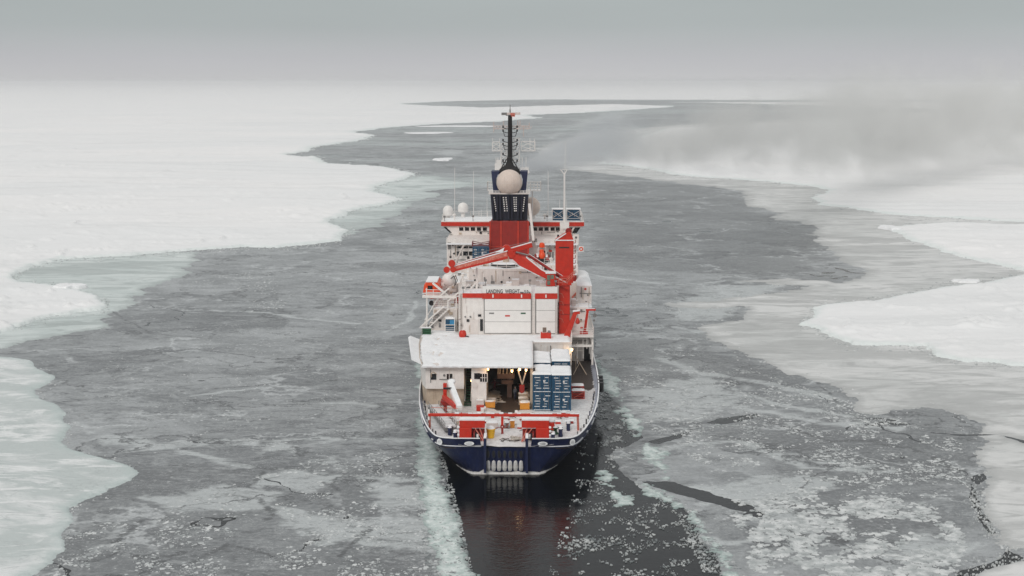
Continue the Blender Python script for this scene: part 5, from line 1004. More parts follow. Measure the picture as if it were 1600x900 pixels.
# ---- red stern winches, mirrored about the stern notch
def winch(label, px0, px1, mir):
    a, c = P(px0, 684, 1.6), P(px1, 657, 1.6); cx = (a.x + c.x) / 2; w = c.x - a.x; t = thing('deck_winch', label, 'winch', (cx, 1.6, 3.7), 0, 'red winches either side of the stern notch'); h = c.z - 3.7; m = -1 if mir else 1
    b = MB(); b.box(-w / 2, w / 2, -.1, .9, h - .95, h); o = b.build('top_guard', M_RED, t, bevel=.04); b = MB(); b.box(-w / 2, w / 2, -.08, 1.3, h, h + .16); b.build('snow', M_SNOW, o)
    b = MB(); b.box(*sorted((-m * w / 2, -m * w * .02)), -.25, 1.0, .05, h - .95); b.build('gear_case', M_RED, t, bevel=.05)
    b = MB()
    for x in (.08, .36): b.wheel((m * w * x, .3, .75), .72, .14, 16, (1, 0, 0))
    b.build('drum_flange', M_DRED, t); b = MB(); b.tube((m * w * .08, .3, .75), (m * w * .36, .3, .75), .42, 12); b.build('drum', M_BLACK, t, True); b = MB(); b.tube((m * w * .18, -.42, .9), (m * w * .26, -.42, .9), .3, 8); b.build('ice_lump', M_ICE, t)
    for x0, x1 in ((.12, .47), (.3, .5)): b = MB(); b.beam((m * w * x0, -.2, h - .98), (m * w * x1, -.5, .25), .1, .1); b.build('brace', M_PINK, t)
    for k in range(4):
        b = MB(); b.ball((-m * (w / 2 + .12), -.1, .5 + k * .5), .17, 8, 6); b.build('snowy_fitting', M_SNOW, t)
    b = MB(); b.box(-w / 2 + .1, w / 2 - .1, 1.4, 3.0, .05, 1.5); o = b.build('motor_case', M_DRED, t, bevel=.1); snow_slab('snow', -w / 2, w / 2, 1.35, 3.1, 1.5, .25, o, step=.3, seed=50 + mir)
winch('red box winch on the port side of the stern notch beside the yellow bin', 718, 757.5, False); winch('red box winch on the starboard side of the stern notch', 815, 858, True)
# yellow bin
q = P(767, 681, 4.0); t = thing('yellow_bin', 'tall yellow tapered plastic bin with a snow heap on top near the stern', 'bin', (q.x, 3.6, 3.78)); b = MB(); b.lathe((0, 0, 0), [(.40, 0), (.44, .1), (.55, 1.05), (.60, 1.06), (.61, 1.22), (.56, 1.24)], 20); b.build('body', M_YELLOW, t, True)
b = MB(); b.lathe((0, 0, 1.22), [(.56, 0), (.5, .15), (.25, .3), (.03, .33)], 16); b.build('snow', M_SNOW, t, True); b = MB(); b.lathe((0, 0, .70), [(.525, 0), (.55, .03), (.55, .08), (.53, .11)], 20); b.build('rim_band', M_YELLOW, t)
# rope heap
rs = random.Random(12); b = MB(); q = P(804, 688, 2.2)
for k in range(9):
    r = rs.uniform(.25, .62); cx, cy = rs.uniform(-.55, .5), rs.uniform(-.3, .5); b.path([(cx + r * math.cos(a) * 1.1, cy + r * math.sin(a) * .8, .1 + k * .045 + .05 * math.sin(3 * a + k)) for a in np.linspace(rs.uniform(0, 2), 6.6, 14)], .06, 5)
t = thing('rope_heap', 'tangled heap of pale rope and net in the snow at the stern notch', 'rope', (q.x, 2.0, 3.85)); b.build('coil', M_ROPE, t); b = MB(); rs = random.Random(2)
for k in range(14): x, y = rs.uniform(-2.6, .2), rs.uniform(-.6, .8); b.path([(x, y, .03), (x + rs.uniform(-.4, .4), y + rs.uniform(-.2, .2), .09), (x + rs.uniform(-.7, .7), y + rs.uniform(-.4, .4), .03)], .045, 4)
b.build('loose_line', mat('dark_wet_rope', (.10, .085, .08), .9), t)
# ---- small crates and boxes
def crate(name, label, px, py, s, w, d, h, m, group=None, snow=.12, slats=False, cat='crate', z=None):
    q = P(px, py, s); z = 3.78 if z is None else z; t = thing(name, label, cat, (q.x, s, z), 0, group); b = MB()
    if slats:
        for x in (-w / 2, w / 2):
            for y in (0, d): b.box(x - .05, x + .05, y - .05, y + .05, 0, h)
        b.build('frame', m, t)
        for k in range(4): z0 = .1 + k * (h - .2) / 3; b = MB(); b.box(-w / 2, w / 2, -.06, -.02, z0 - .05, z0 + .05); b.build('slat', m, t)
        b = MB(); b.beam((-w / 2, -.04, .1), (w / 2, -.04, h - .1), .06, .07, up=(0, 1, 0)); b.build('brace', M_PINK, t); b = MB(); b.box(-w / 2 + .1, w / 2 - .1, .1, d - .1, .05, h * .7); b.build('contents', M_DRED, t)
    else:
        b.box(-w / 2, w / 2, 0, d, .08, h); b.build('body', m, t, bevel=.03); b = MB(); b.box(-w / 2 - .03, w / 2 + .03, -.03, d + .03, h - .14, h - .04); b.build('rim', m, t); b = MB(); b.box(-w / 2 + .1, -w / 2 + .25, .05, d - .05, 0, .08); b.box(w / 2 - .25, w / 2 - .1, .05, d - .05, 0, .08); b.build('skid', M_STEEL, t)
    if snow: snow_slab('snow', -w / 2 - .04, w / 2 + .04, -.04, d + .04, h, snow, t, step=.3, seed=int(px))
    return t
crate('amber_crate', 'amber plastic crate on the bay floor beside the deckhouse corner', 766, 633, 19.6, 1.35, 1.2, .95, M_AMBER, snow=.06)
crate('grey_crate', 'snow dusted grey crate behind the amber crate', 767, 624, 22.2, 1.5, 1.0, .7, M_STEEL, snow=.08)
crate('red_fish_crate', 'small red crate just outside the deckhouse corner under a white box', 750, 644, 17.5, 1.0, .9, .8, M_RED, snow=.0)
crate('white_box', 'white topped box against the deckhouse wall above the small red crate', 750.5, 632, 19.2, 1.0, .8, 1.25, M_WHITE2, snow=.1)
for k, (px, py, s, m, lb) in enumerate(((818, 621.5, 24.0, M_TAN, 'farthest white topped box in the row along the right side of the bay'), (818, 630, 21.3, M_TAN, 'middle white topped box in the row along the right side of the bay'), (820, 640, 18.6, M_AMBER, 'nearest box of the row along the right side of the bay, orange below its snow'))): crate('deck_box', lb, px, py, s, 1.35, 1.3, 1.05, m, 'snow topped boxes by the bay', .12)
crate('red_cage', 'red slatted cage crate by the starboard rail, the farther of two', 902.5, 617, 28.5, 1.75, 1.6, 1.25, M_RED, 'red cage crates by the starboard rail', .1, True); crate('red_cage', 'red slatted cage crate by the starboard rail, the nearer of two', 903.5, 627, 25.2, 1.75, 1.5, 1.25, M_RED, 'red cage crates by the starboard rail', .1, True)
crate('white_locker', 'long snow covered locker behind the gantry beam above the yellow bin', 769, 660, 8.5, 1.5, 1.0, .7, M_WHITE2, snow=.2, cat='locker')
crate('wooden_reel', 'small orange and white crate just left of the starboard winch', 800.5, 661, 8.3, .6, .6, 1.1, M_AMBER, snow=.1); crate('steel_trolley', 'grey steel trolley frame next to the hanging block', 792, 663, 8.0, .6, .6, .9, M_STEEL, snow=.05, slats=True, cat='trolley')
# ---- port knuckle crane, folded
p_top, p_bot = P(703.5, 601, 17.5), P(718.5, 639, 10.0); p_bot.z = max(p_bot.z, 4.6)
t = thing('folding_crane', 'small red folding crane with a snow covered white boom on the port working deck', 'crane', (P(696, 640, 16).x, 17, 3.72)); o_ = V3(P(696, 640, 16).x, 17, 3.72)
b = MB(); b.box(-.35, .15, -.25, .35, 0, p_top.z - o_.z + .3); b.build('post', M_RED, t, bevel=.05)
b = MB(); b.beam(p_top - o_, p_bot - o_, .85, .7, .75, .55); bo = b.build('boom', M_DOME, t, bevel=.08); b = MB(); b.beam(p_top - o_ + V3(0, 0, .42), p_bot - o_ + V3(0, 0, .34), .7, .2); b.build('snow', M_SNOW, bo)
b = MB(); b.beam(p_top - o_ + V3(-.85, -1.0, -1.5), p_bot - o_ + V3(-.55, .8, .1), .5, .6); b.build('lower_arm', M_RED, t, bevel=.05); b = MB(); b.box(-.7, .7, -.8, .8, 1.2, 1.9); b.build('slew_ring', M_DRED, t, bevel=.1)
b = MB(); b.ball(p_top - o_ + V3(.2, .1, .45), .6, 12, 8); b.v = [(x, y, z * .6 + (p_top.z - o_.z + .4) * .4) for x, y, z in b.v]; b.build('snow_cap', M_SNOW, t, True); b = MB(); b.box(-.2, .9, -1.9, -1.6, p_top.z - o_.z - .15, p_top.z - o_.z + .1); b.build('hose_clamp', M_BLACK, t)
# ---- snow covered gangway lying on the port side
g_a, g_b = P(677, 619, 17.5), P(704, 668, 5.6); g_a.z = g_b.z = 4.35
t = thing('stowed_gangway', 'long snow covered gangway stowed along the port bulwark', 'gangway', (0, 0, 0)); b = MB(); b.beam(g_a, g_b, 1.5, .5); o = b.build('tread_frame', M_STEEL, t); b = MB(); N_ = 22; rs = random.Random(6)
for k in range(N_): pa, pb = g_a.lerp(g_b, k / N_), g_a.lerp(g_b, (k + .97) / N_); hh = rs.uniform(.1, .26); b.beam(pa + V3(0, 0, .25 + hh / 2), pb + V3(0, 0, .25 + hh / 2), 1.45 + rs.uniform(-.15, .1), hh)
b.build('snow', M_TRAMP, o); sd_ = (g_b - g_a).normalized().cross(V3(0, 0, 1))
for sg in (-1, 1): railing('handrail', [g_a + sd_ * sg * .75, g_b + sd_ * sg * .75], t, .95, 1.2, .04, (1, .5), m=M_STEEL)
for k in (.1, .5, .9): b = MB(); p = g_a.lerp(g_b, k); b.box(p.x - .6, p.x + .6, p.y - .15, p.y + .15, 3.68, 4.1); b.build('support', M_STEEL, t)
# ---- bollards and mooring gear
def bollard(label, px, py, s, group='black twin bollards on the working deck'):
    q = P(px, py, s); x = q.x; x = max(-hull_half(3.7, s) + 1.2, min(hull_half(3.7, s) - 1.2, x)); t = thing('twin_bollard', label, 'bollard', (x, s, 3.72), 0, group); b = MB(); b.box(-.3, .3, -.75, .75, 0, .12); b.build('base_plate', M_NAVY, t)
    for y in (-.42, .42): b = MB(); b.lathe((0, y, .12), [(.24, 0), (.24, .85), (.30, .86), (.30, 1.02)], 14); p = b.build('post', M_NAVY, t, True); b = MB(); b.lathe((0, y, 1.14), [(.29, 0), (.22, .1), (.04, .15)], 12); b.build('snow', M_SNOW, p, True)
    return t
bollard('navy twin bollard with snow caps forward of the beam end on the starboard side', 888, 652, 7.5); bollard('navy twin bollard with snow caps beside the green valve on the starboard side', 876, 668, 4.6); bollard('navy twin bollard with snow caps next to the starboard winch', 864, 683, 1.9)
bollard('navy twin bollard with snow caps between the gangway and the port winch', 711.5, 678, 2.6); bollard('navy twin bollard in the port corner behind the gangway end', 703, 664, 5.0)
q = P(868, 664, 5.3); t = thing('green_capstan', 'small green painted capstan with snow on it on the starboard working deck', 'capstan', (q.x, 5.6, 3.72)); b = MB(); b.lathe((0, 0, 0), [(.45, 0), (.4, .2), (.22, .35), (.2, .65), (.36, .85), (.36, .95)], 14); b.build('drum', M_GREEN, t, True); b = MB(); b.box(-.9, -.2, -.25, .3, 0, .5); b.build('motor', M_GREEN, t, bevel=.05); b = MB(); b.lathe((0, 0, .95), [(.33, 0), (.05, .16)], 10); b.build('snow', M_SNOW, t)
# mooring winches behind the beam
def moor(label, px, py, s):
    q = P(px, py, s); t = thing('mooring_winch', label, 'winch', (q.x, s, 3.72), 0, 'snowy mooring winches behind the gantry beam'); b = MB(); b.tube((-.9, 0, .9), (.5, 0, .9), .45, 14); b.build('drum', M_ROPE, t, True)
    for x in (-.95, .5): b = MB(); b.wheel((x, 0, .9), .78, .1, 18, (1, 0, 0)); b.build('flange', M_RED, t)
    b = MB(); b.box(.6, 1.3, -.5, .5, .1, 1.3); o = b.build('gearbox', M_RED, t, bevel=.1); b = MB(); b.box(-1.2, 1.4, -.6, .6, 0, .12); b.build('bed', M_DRED, t); b = MB(); b.box(-.9, .45, -.42, .42, 1.3, 1.52); b.build('snow', M_SNOW, t, bevel=.08); b = MB(); b.box(.6, 1.3, -.45, .5, 1.3, 1.5); b.build('snow', M_SNOW, o, bevel=.08); b = MB(); b.tube((-1.05, 0, .9), (-1.7, 0, .9), .26, 10, .34); b.build('warping_head', M_DOME, t, True)
    return t
m1 = moor('snow topped red mooring winch between the folding crane and the port stern winch', 732, 645, 10.5); copy_thing(m1, 'snow topped red mooring winch just aft of the stacked blue containers', (P(842, 645, 10.5).x, 10.5, 3.72)); copy_thing(m1, 'snow topped red mooring winch directly behind the starboard stern winch', (P(851, 656, 7).x, 7.2, 3.72))
b = MB(); q = P(726, 655, 7); t = thing('snow_heap', 'rounded snow covered drum between the gangway and the port stern winch', 'drum', (q.x, 7, 3.7)); b.lathe((0, 0, 0), [(.75, 0), (.75, .9), (.7, 1.0)], 16); b.build('drum', M_STEEL, t, True); b = MB(); b.lathe((0, 0, 1.0), [(.78, 0), (.7, .3), (.4, .5), (.05, .55)], 16); b.build('snow', M_SNOW, t, True)
# ---- helideck things
q = P(723, 532, 41); t = thing('red_fire_monitor', 'round red fire monitor standing in the snow on the helicopter deck', 'fire monitor', (q.x, 41, 9.85)); b = MB(); b.lathe((0, 0, 0), [(.4, 0), (.55, .15), (.6, .5), (.5, .95), (.25, 1.15)], 14); b.build('body', M_RED, t, True); b = MB(); b.tube((.2, -.2, .35), (1.0, -.5, .15), .09, 8); b.build('nozzle', M_BLACK, t); b = MB(); b.lathe((0, 0, 1.1), [(.3, 0), (.05, .12)], 10); b.build('snow', M_SNOW, t)
q = P(853, 533, 39.5); t = thing('red_hose_cabinet', 'red cabinet carrying a brown frame on the starboard deckhouse roof', 'cabinet', (q.x, 39.5, 9.8)); b = MB(); b.box(-.8, .8, 0, 1.1, .05, 1.05); b.build('cabinet', M_RED, t, bevel=.04); b = MB(); b.m = 0; b.box(-.6, .15, .3, .5, 1.05, 1.95); b.box(-.95, -.8, .2, .35, 0, 2.0); b.build('frame_board', M_WHITE, t); b = MB(); b.box(-.5, .05, .26, .30, 1.12, 1.85); b.build('panel', mat('brown_panel', (.20, .14, .11), .6), t); b = MB(); b.box(.3, .7, .2, .8, 1.05, 1.3); b.build('cap', M_STEEL, t)
# blue crate rack, port side
q = P(703.5, 523, 45.9); t = thing('blue_crate_rack', 'rack of blue crates half covered in snow on the port side of the hangar', 'rack', (q.x, 45.2, 9.8)); b = MB()
for x in (-.75, .75):
    for y in (0, 1.2): b.box(x - .05, x + .05, y - .05, y + .05, 0, 2.5)
b.box(-.8, .8, 0, 1.2, .2, .3); b.box(-.8, .8, 0, 1.2, 1.2, 1.3); b.build('frame', M_DOME, t)
for z0, hh, x0, x1 in ((.32, .75, -.7, .7), (1.32, .8, -.7, -.1), (1.32, .7, -.05, .68)): b = MB(); b.box(x0, x1, .04, 1.1, z0, z0 + hh); k = b.build('crate', M_BLUE if x0 < -.5 else mat('light_blue_crate', (.03, .22, .42), .5), t, bevel=.03)
for z in (.52, .78): b = MB(); b.box(-.8, .8, -.04, .0, z, z + .06); b.build('bar', M_DOME, t)
snow_slab('snow', -.75, .75, 0, 1.15, 2.2, .25, t, step=.25, seed=61)
q = P(662, 529, 43.5); t = thing('green_deck_box', 'dark green slatted box at the port edge of the helicopter deck', 'deck box', (q.x + .4, 43.4, 9.8)); b = MB()
for k in range(3): b = MB(); b.box(-.75, .75, 0, .7, .08 + k * .32, .32 + k * .32); b.build('slat', M_GREEN, t)
b = MB(); b.box(-.78, .78, -.04, .74, 1.04, 1.12); b.build('lid', M_SNOW, t)
# ---- lifeboats
def hull_boat(L, w, h, m, name, par, flip=1):
    b = MB(); st_ = [(0, .55, .25), (.12, .85, .08), (.35, 1, 0), (.6, 1, 0), (.82, .75, .08), (.95, .35, .22), (1, .05, .4)]; rings = []
    for f, ww, kz in st_: rings.append([(-w / 2 * ww, f * L, h), (-w / 2 * ww * .96, f * L, h * .6), (-w / 2 * ww * .62, f * L, h * (.18 + kz)), (0, f * L, h * kz), (w / 2 * ww * .62, f * L, h * (.18 + kz)), (w / 2 * ww * .96, f * L, h * .6), (w / 2 * ww, f * L, h)])
    b.add([p for r in rings for p in r], [(j * 7 + i, j * 7 + i + 1, (j + 1) * 7 + i + 1, (j + 1) * 7 + i) for j in range(6) for i in range(6)] + [(0, 6, 5, 4, 3, 2, 1)] + [(j * 7, (j + 1) * 7, (j + 1) * 7 + 6, j * 7 + 6) for j in range(6)]); return b.build(name, m, par, True)
q0, q1 = P(896.5, 481, 57), P(923, 467, 57); t = thing('open_lifeboat', 'orange open lifeboat with a white gunwale hanging on the starboard side', 'lifeboat', ((q0.x + q1.x) / 2, 57, q0.z)); w = q1.x - q0.x; h = q1.z - q0.z
hull_boat(7, w, h, M_ORANGE, 'hull', t); b = MB(); b.box(-w / 2 * .62, w / 2 * .62, -.06, .1, h - .25, h + .02); b.path([(-w / 2 * .6, -.02, h), (-w / 2, 2.4, h), (-w / 2, 4.2, h), (-w / 2 * .35, 6.6, h)], .12, 6); b.path([(w / 2 * .6, -.02, h), (w / 2, 2.4, h), (w / 2, 4.2, h), (w / 2 * .35, 6.6, h)], .12, 6); b.build('gunwale', M_DOME, t); b = MB(); b.box(-.25, .25, -.12, .1, -.12, .3); b.build('propeller_guard', M_BLACK, t)
b = MB(); b.prism([(-w * .42, .4), (w * .42, .4), (w * .46, 2.5), (w * .44, 4.4), (w * .15, 6.4), (-w * .15, 6.4), (-w * .44, 4.4), (-w * .46, 2.5)], h + .02, h + .3); b.build('snow_cover', M_SNOW, t)
t2 = thing('boat_davit', 'red and white davit arm leaning over the open orange lifeboat', 'davit', (0, 0, 0)); b = MB(); b.beam(P(893, 466, 55.5), P(904, 454, 55.5), .3, .3); b.build('arm', M_PINK, t2); b = MB(); b.plate([P(899, 459, 55), P(907, 452, 55), P(912, 454, 55), P(911, 459, 55)], (0, .6, 0)); b.build('head', M_RED, t2); b = MB(); b.tube(P(907, 459, 55.3), P(907, 468, 57.3), .05, 4); b.build('fall', M_STEEL, t2)
q0, q1 = P(660.5, 470, 48), P(688, 441, 48); t = thing('enclosed_lifeboat', 'bright orange enclosed lifeboat stowed behind white railings on the port side', 'lifeboat', ((q0.x + q1.x) / 2, 48, q0.z)); w = q1.x - q0.x; h = q1.z - q0.z
hull_boat(8, w, h * .42, M_ORANGE, 'hull', t); b = MB(); b.plate([(-w * .5, .2, h * .42), (w * .5, .2, h * .42), (w * .42, .3, h * .86), (w * .3, .35, h * .98), (-w * .3, .35, h * .98), (-w * .42, .3, h * .86)], (0, 6.0, 0)); cn = b.build('canopy', M_ORANGE, t, bevel=.12)
b = MB(); b.box(-w * .22, w * .05, .14, .36, h * .62, h * .80); b.build('hatch_window', M_GLASS, cn); b = MB(); b.prism([(-w * .32, .3), (w * .32, .3), (w * .32, 6), (-w * .32, 6)], h * .98, h * 1.04); b.build('snow', M_SNOW, cn); b = MB(); b.path([(-w * .52, .05, h * .40), (w * .52, .05, h * .40)], .09, 6); b.build('fender_rail', M_DOME, t)
b = MB(); b.wheel((0, -.1, -.35), .42, .18, 14); b.build('propeller', M_BLACK, t)
t = thing('boat_cradle', 'white railed platform and struts holding the enclosed orange lifeboat', 'davit', (0, 0, 0)); b = MB(); b.beam(P(676, 442, 47), P(700, 462, 47), .42, .3); b.build('arm', M_DOME, t); b = MB(); b.beam(P(661, 463.5, 47), P(712, 464, 47), .5, .4); b.build('beam', M_DOME, t); b = MB(); b.tube(P(666.5, 450, 47), P(666.5, 464, 47), .09, 5); b.tube(P(677, 452, 47), P(677, 464, 47), .06, 5)
for y in (452.5, 456.5, 460): b.tube(P(665, y, 47), P(690, y + .5, 47), .05, 4)
b.build('railing', M_DOME, t); b = MB(); b.beam(P(684, 466, 47), P(650 + 14, 500, 47.5), .16, .16); b.beam(P(700, 464, 47), P(700, 481, 47), .2, .2); b.build('strut', M_DOME, t)
# big white gear housing above the port boat
q = P(701, 430, 52); t = thing('davit_winch', 'bulky white winch housing with dark hoses above the port lifeboat', 'winch', (q.x, 52, 16.3)); b = MB(); b.lathe((0, 0, 0), [(.5, 0), (.9, .4), (1.0, 1.2), (.6, 1.9)], 14); b.v = [(x * 1.1, y, z) for x, y, z in b.v]; b.build('housing', M_DOME, t, True); b = MB(); b.path([(.9, -.9, 0), (1.2, -.8, .9), (.9, -.7, 1.7), (.4, -.9, 1.3)], .07, 5); b.path([(1.1, -.9, .2), (1.45, -.8, 1.0), (1.1, -.7, 1.9)], .06, 5); b.build('hose', M_BLACK, t); b = MB(); b.box(-1.2, -.7, -1, .6, .1, .5); b.build('bracket', M_WHITE2, t)
# ---- starboard red davits
t = thing('slanted_davit', 'slanted red davit arm with a hanging red float on the starboard deckhouse', 'davit', (0, 0, 0)); b = MB(); b.beam(P(882.5, 533, 42), P(899, 489, 42), 1.05, .9, .6, .6); o = b.build('arm', M_RED, t, bevel=.05); b = MB(); b.beam(P(897, 488.5, 42), P(906, 487.5, 42), .5, .5); b.build('head', M_RED, t); b = MB(); b.beam(P(895, 487.2, 42) + V3(0, 0, .1), P(906, 485.8, 42) + V3(0, 0, .1), .55, .16); b.build('snow', M_SNOW, o)
b = MB(); b.lathe(P(902.5, 502, 42), [(.1, -.45), (.34, -.3), (.36, 0), (.2, .4), (.1, .55)], 12); b.build('float', M_RED, t, True); b = MB(); b.tube(P(902.5, 496, 42), P(903, 489, 42), .04, 4); b.build('fall', M_STEEL, t); b = MB(); q = P(882, 532, 42); b.box(q.x - .9, q.x + .8, 41.3, 42.8, 9.8, q.z + .2); b.build('foot', M_RED, t, bevel=.05)
q = P(913, 526, 45); t = thing('upright_davit', 'upright red davit with a level arm at the starboard rail', 'davit', (q.x, 45, 9.76)); z1 = P(913, 484, 45).z - 9.76; b = MB(); b.beam((0, 0, 0), (.5, 0, z1), .4, .45, .38, .42); b.build('post', M_RED, t, bevel=.03); b = MB(); b.beam((.2, 0, z1), (1.75, 0, z1 + .02), .3, .28); o = b.build('arm', M_RED, t); b = MB(); b.beam((.2, 0, z1 + .17), (1.6, 0, z1 + .19), .24, .08); b.build('snow', M_SNOW, o); b = MB(); b.box(-.7, .55, -.5, .5, .0, .3); b.build('foot', M_RED, t, bevel=.05); b = MB(); b.tube((1.6, 0, z1), (1.6, 0, z1 - .6), .04, 4); b.wheel((1.6, 0, z1 - .9), .32, .2, 12); b.wheel((1.5, 0, z1 - 1.7), .2, .2, 10); b.build('hook_block', M_STEEL, t)
b = MB()
for px, y0, y1 in ((902, 535, 568), (911, 530, 560), (917, 527, 545)): b.tube(P(px, y0, 44.5), P(px, y1, 44.5), .07, 5)
for py in (538, 548): b.tube(P(900, py, 44.5), P(912, py, 44.5), .06, 5)
b.build('passage_ladder', M_WHITE, ship)
# ---- rescue boat on the upper deck
q = P(846, 406, 59); t = thing('rescue_boat', 'small rescue boat with orange seats on a dark cradle right of the funnel', 'boat', (q.x + .1, 59, 18.95)); b = MB(); b.box(-1.0, 1.0, .3, 3.0, 0, .55); b.build('cradle', M_BLACK, t); b = MB()
for x in (-.95, .95): b.tube((x, -.1, .85), (x, 3.8, .95), .33, 12)
b.tube((-.95, 3.8, .95), (.95, 3.8, .95), .33, 12); b.build('collar', M_CRIMSON if False else M_DRED, t, True); b = MB(); b.box(-.8, .8, .0, 3.8, .55, .85); b.build('hull', M_BLACK, t)
b = MB(); b.lathe((0, .4, .9), [(.45, 0), (.55, .4), (.45, .9), (.2, 1.1)], 12); b.build('engine_cowl', M_ORANGE, t, True); b = MB(); b.lathe((-.05, 1.2, 1.6), [(.35, 0), (.4, .4), (.3, .7)], 10); b.build('seat', M_ORANGE, t, True); b = MB(); b.path([(-.7, 1.6, .9), (-.6, 1.6, 2.6), (.6, 1.6, 2.6), (.7, 1.6, .9)], .07, 6); b.build('roll_bar', M_DOME, t); b = MB(); b.lathe((0, 1.6, 2.6), [(.45, 0), (.5, .25), (.42, .65), (.2, .8)], 12); b.build('top_float', M_ORANGE, t, True); b = MB(); b.box(-.9, -.55, -.2, 3.0, 1.15, 1.3); b.box(.6, .95, -.2, 3.0, 1.15, 1.3); b.build('snow', M_SNOW, t, bevel=.05)
# exhaust stacks beside it
b = MB()
for px in (856, 860, 864): q = P(px, 400, 62); b.tube((q.x, 62, 18.9), (q.x, 62, 20.6), .16, 8)
b.build('vent_trunk', M_STEEL, ship)
q = P(835, 403, 57); t = thing('round_hatch', 'low round snow topped hatch at the foot of the red funnel', 'hatch', (q.x - .4, 57, 19.1)); b = MB(); b.lathe((0, 0, 0), [(1.0, 0), (1.0, .6), (.9, .7)], 20); b.build('coaming', M_PINK, t); b = MB(); b.lathe((0, 0, .7), [(.95, 0), (.7, .14), (.05, .2)], 18); b.build('snow', M_SNOW, t, True)
# lifebuoy on the starboard wing rail
q = P(908, 389, 62); t = thing('lifebuoy', 'orange and white lifebuoy on a square white board at the starboard side', 'lifebuoy', (q.x, 62, q.z)); b = MB(); b.box(-.42, .42, .05, .1, -.48, .48); b.build('board', M_DOME, t); b = MB(); b.path([(.27 * math.cos(a), 0, .27 * math.sin(a)) for a in np.linspace(0, 2 * PI, 20)], .08, 8); b.build('ring', M_ORANGE, t, True); b = MB(); b.beam((-.4, .1, -.45), (-1.2, .1, -.5), .07, .07); b.build('bracket', M_DOME, t)
# ---- crew: skinned bodies
def person(label, loc, rz, pose, suit, trousers, head, boots):
    t = thing('person', label, 'person', loc, rz); J = dict(pel=(0, 0, .95), chest=(0, .02, 1.28), neck=(0, .02, 1.50), hip_l=(-.10, 0, .9), hip_r=(.10, 0, .9), sh_l=(-.19, 0, 1.44), sh_r=(.19, 0, 1.44)); J.update(pose)
    R = dict(pel=.16, chest=.165, neck=.065, hip_l=.10, hip_r=.10, sh_l=.085, sh_r=.085, kn_l=.07, kn_r=.07, an_l=.055, an_r=.055, el_l=.055, el_r=.055, wr_l=.04, wr_r=.04, toe_l=.05, toe_r=.05, hd=.10, hd0=.08)
    J['hd0'] = (0, .0, 1.58); J['hd'] = (0, -.01, 1.70)
    for s in 'lr': an = J['an_' + s]; J['toe_' + s] = (an[0], an[1] - .17, .05)
    E_ = [('pel', 'chest'), ('chest', 'neck'), ('neck', 'hd0'), ('hd0', 'hd')]
    for s in 'lr': E_ += [('pel', 'hip_' + s), ('hip_' + s, 'kn_' + s), ('kn_' + s, 'an_' + s), ('an_' + s, 'toe_' + s), ('chest', 'sh_' + s), ('sh_' + s, 'el_' + s), ('el_' + s, 'wr_' + s)]
    K = list(J); co = [J[k] for k in K]; ed = [(K.index(a), K.index(b)) for a, b in E_]; rad = [R[k] for k in K]
    for s, sg in (('l', -1), ('r', 1)):
        w = Vector(J['wr_' + s]); f = (w - Vector(J['el_' + s])).normalized(); side = f.cross(V3(0, 1, 0)); side = side.normalized() if side.length > .1 else V3(1, 0, 0); p = w + f * .07; ip = len(co); co.append(p); rad.append(.032); ed.append((K.index('wr_' + s), ip))
        for k, ln in enumerate((.075, .085, .08, .06)):
            base = p + side * ((k - 1.5) * .021) + f * .02; i0 = len(co); co += [base, base + f * ln * .55 + V3(0, -.006, 0), base + f * ln + V3(0, -.02, 0)]; rad += [.010, .009, .008]; ed += [(ip, i0), (i0, i0 + 1), (i0 + 1, i0 + 2)]
        i0 = len(co); co += [w + f * .03 + V3(0, -.03, 0), w + f * .075 + V3(0, -.055, 0)]; rad += [.011, .009]; ed += [(ip, i0), (i0, i0 + 1)]
    me = bpy.data.meshes.new('body'); me.from_pydata([tuple(c) for c in co], ed, []); me.materials.append(suit); o = bpy.data.objects.new('body', me); C.objects.link(o); o.parent = t
    sk = o.modifiers.new('skin', 'SKIN'); sk.use_smooth_shade = True
    for i, v in enumerate(me.skin_vertices[0].data): v.radius = (rad[i], rad[i]); v.use_root = (i == 0)
    o.modifiers.new('sub', 'SUBSURF').levels = 1; o.modifiers['sub'].render_levels = 1
    b = MB(); b.m = 0; b.ball((0, -.015, 1.70), .115, 16, 12); b.v = [(x * .85, y * 1.0, 1.70 + (z - 1.70) * 1.2) for x, y, z in b.v]; b.m = 1; b.plate([(-.05, -.125, 1.73), (-.02, -.125, 1.73), (-.035, -.125, 1.75)], (0, -.01, 0)); b.plate([(.02, -.125, 1.73), (.05, -.125, 1.73), (.035, -.125, 1.75)], (0, -.01, 0)); b.m = 0; b.beam((0, -.12, 1.72), (0, -.145, 1.68), .03, .03); b.m = 1; b.box(-.03, .03, -.125, -.115, 1.628, 1.638); b.build('face', [M_SKIN, M_LETTER], t, True)
    b = MB(); b.ball((0, .0, 1.73), .128, 14, 8, -5, 90); b.build('hood', head, t, True); b = MB()
    for s in 'lr': a = J['an_' + s]; b.beam((a[0], a[1] + .05, .07), (a[0], a[1] - .2, .06), .11, .12); b.tube((a[0], a[1], .05), (a[0], a[1], .26), .075, 8)
    b.build('boots', boots, t, bevel=.03)
    if trousers:
        b = MB()
        for s in 'lr': b.tube(J['hip_' + s], J['kn_' + s], .125, 10, .09); b.tube(J['kn_' + s], J['an_' + s], .09, 10, .075)
        b.tube((0, 0, .86), (0, 0, 1.02), .18, 12); b.build('trousers', trousers, t, True)
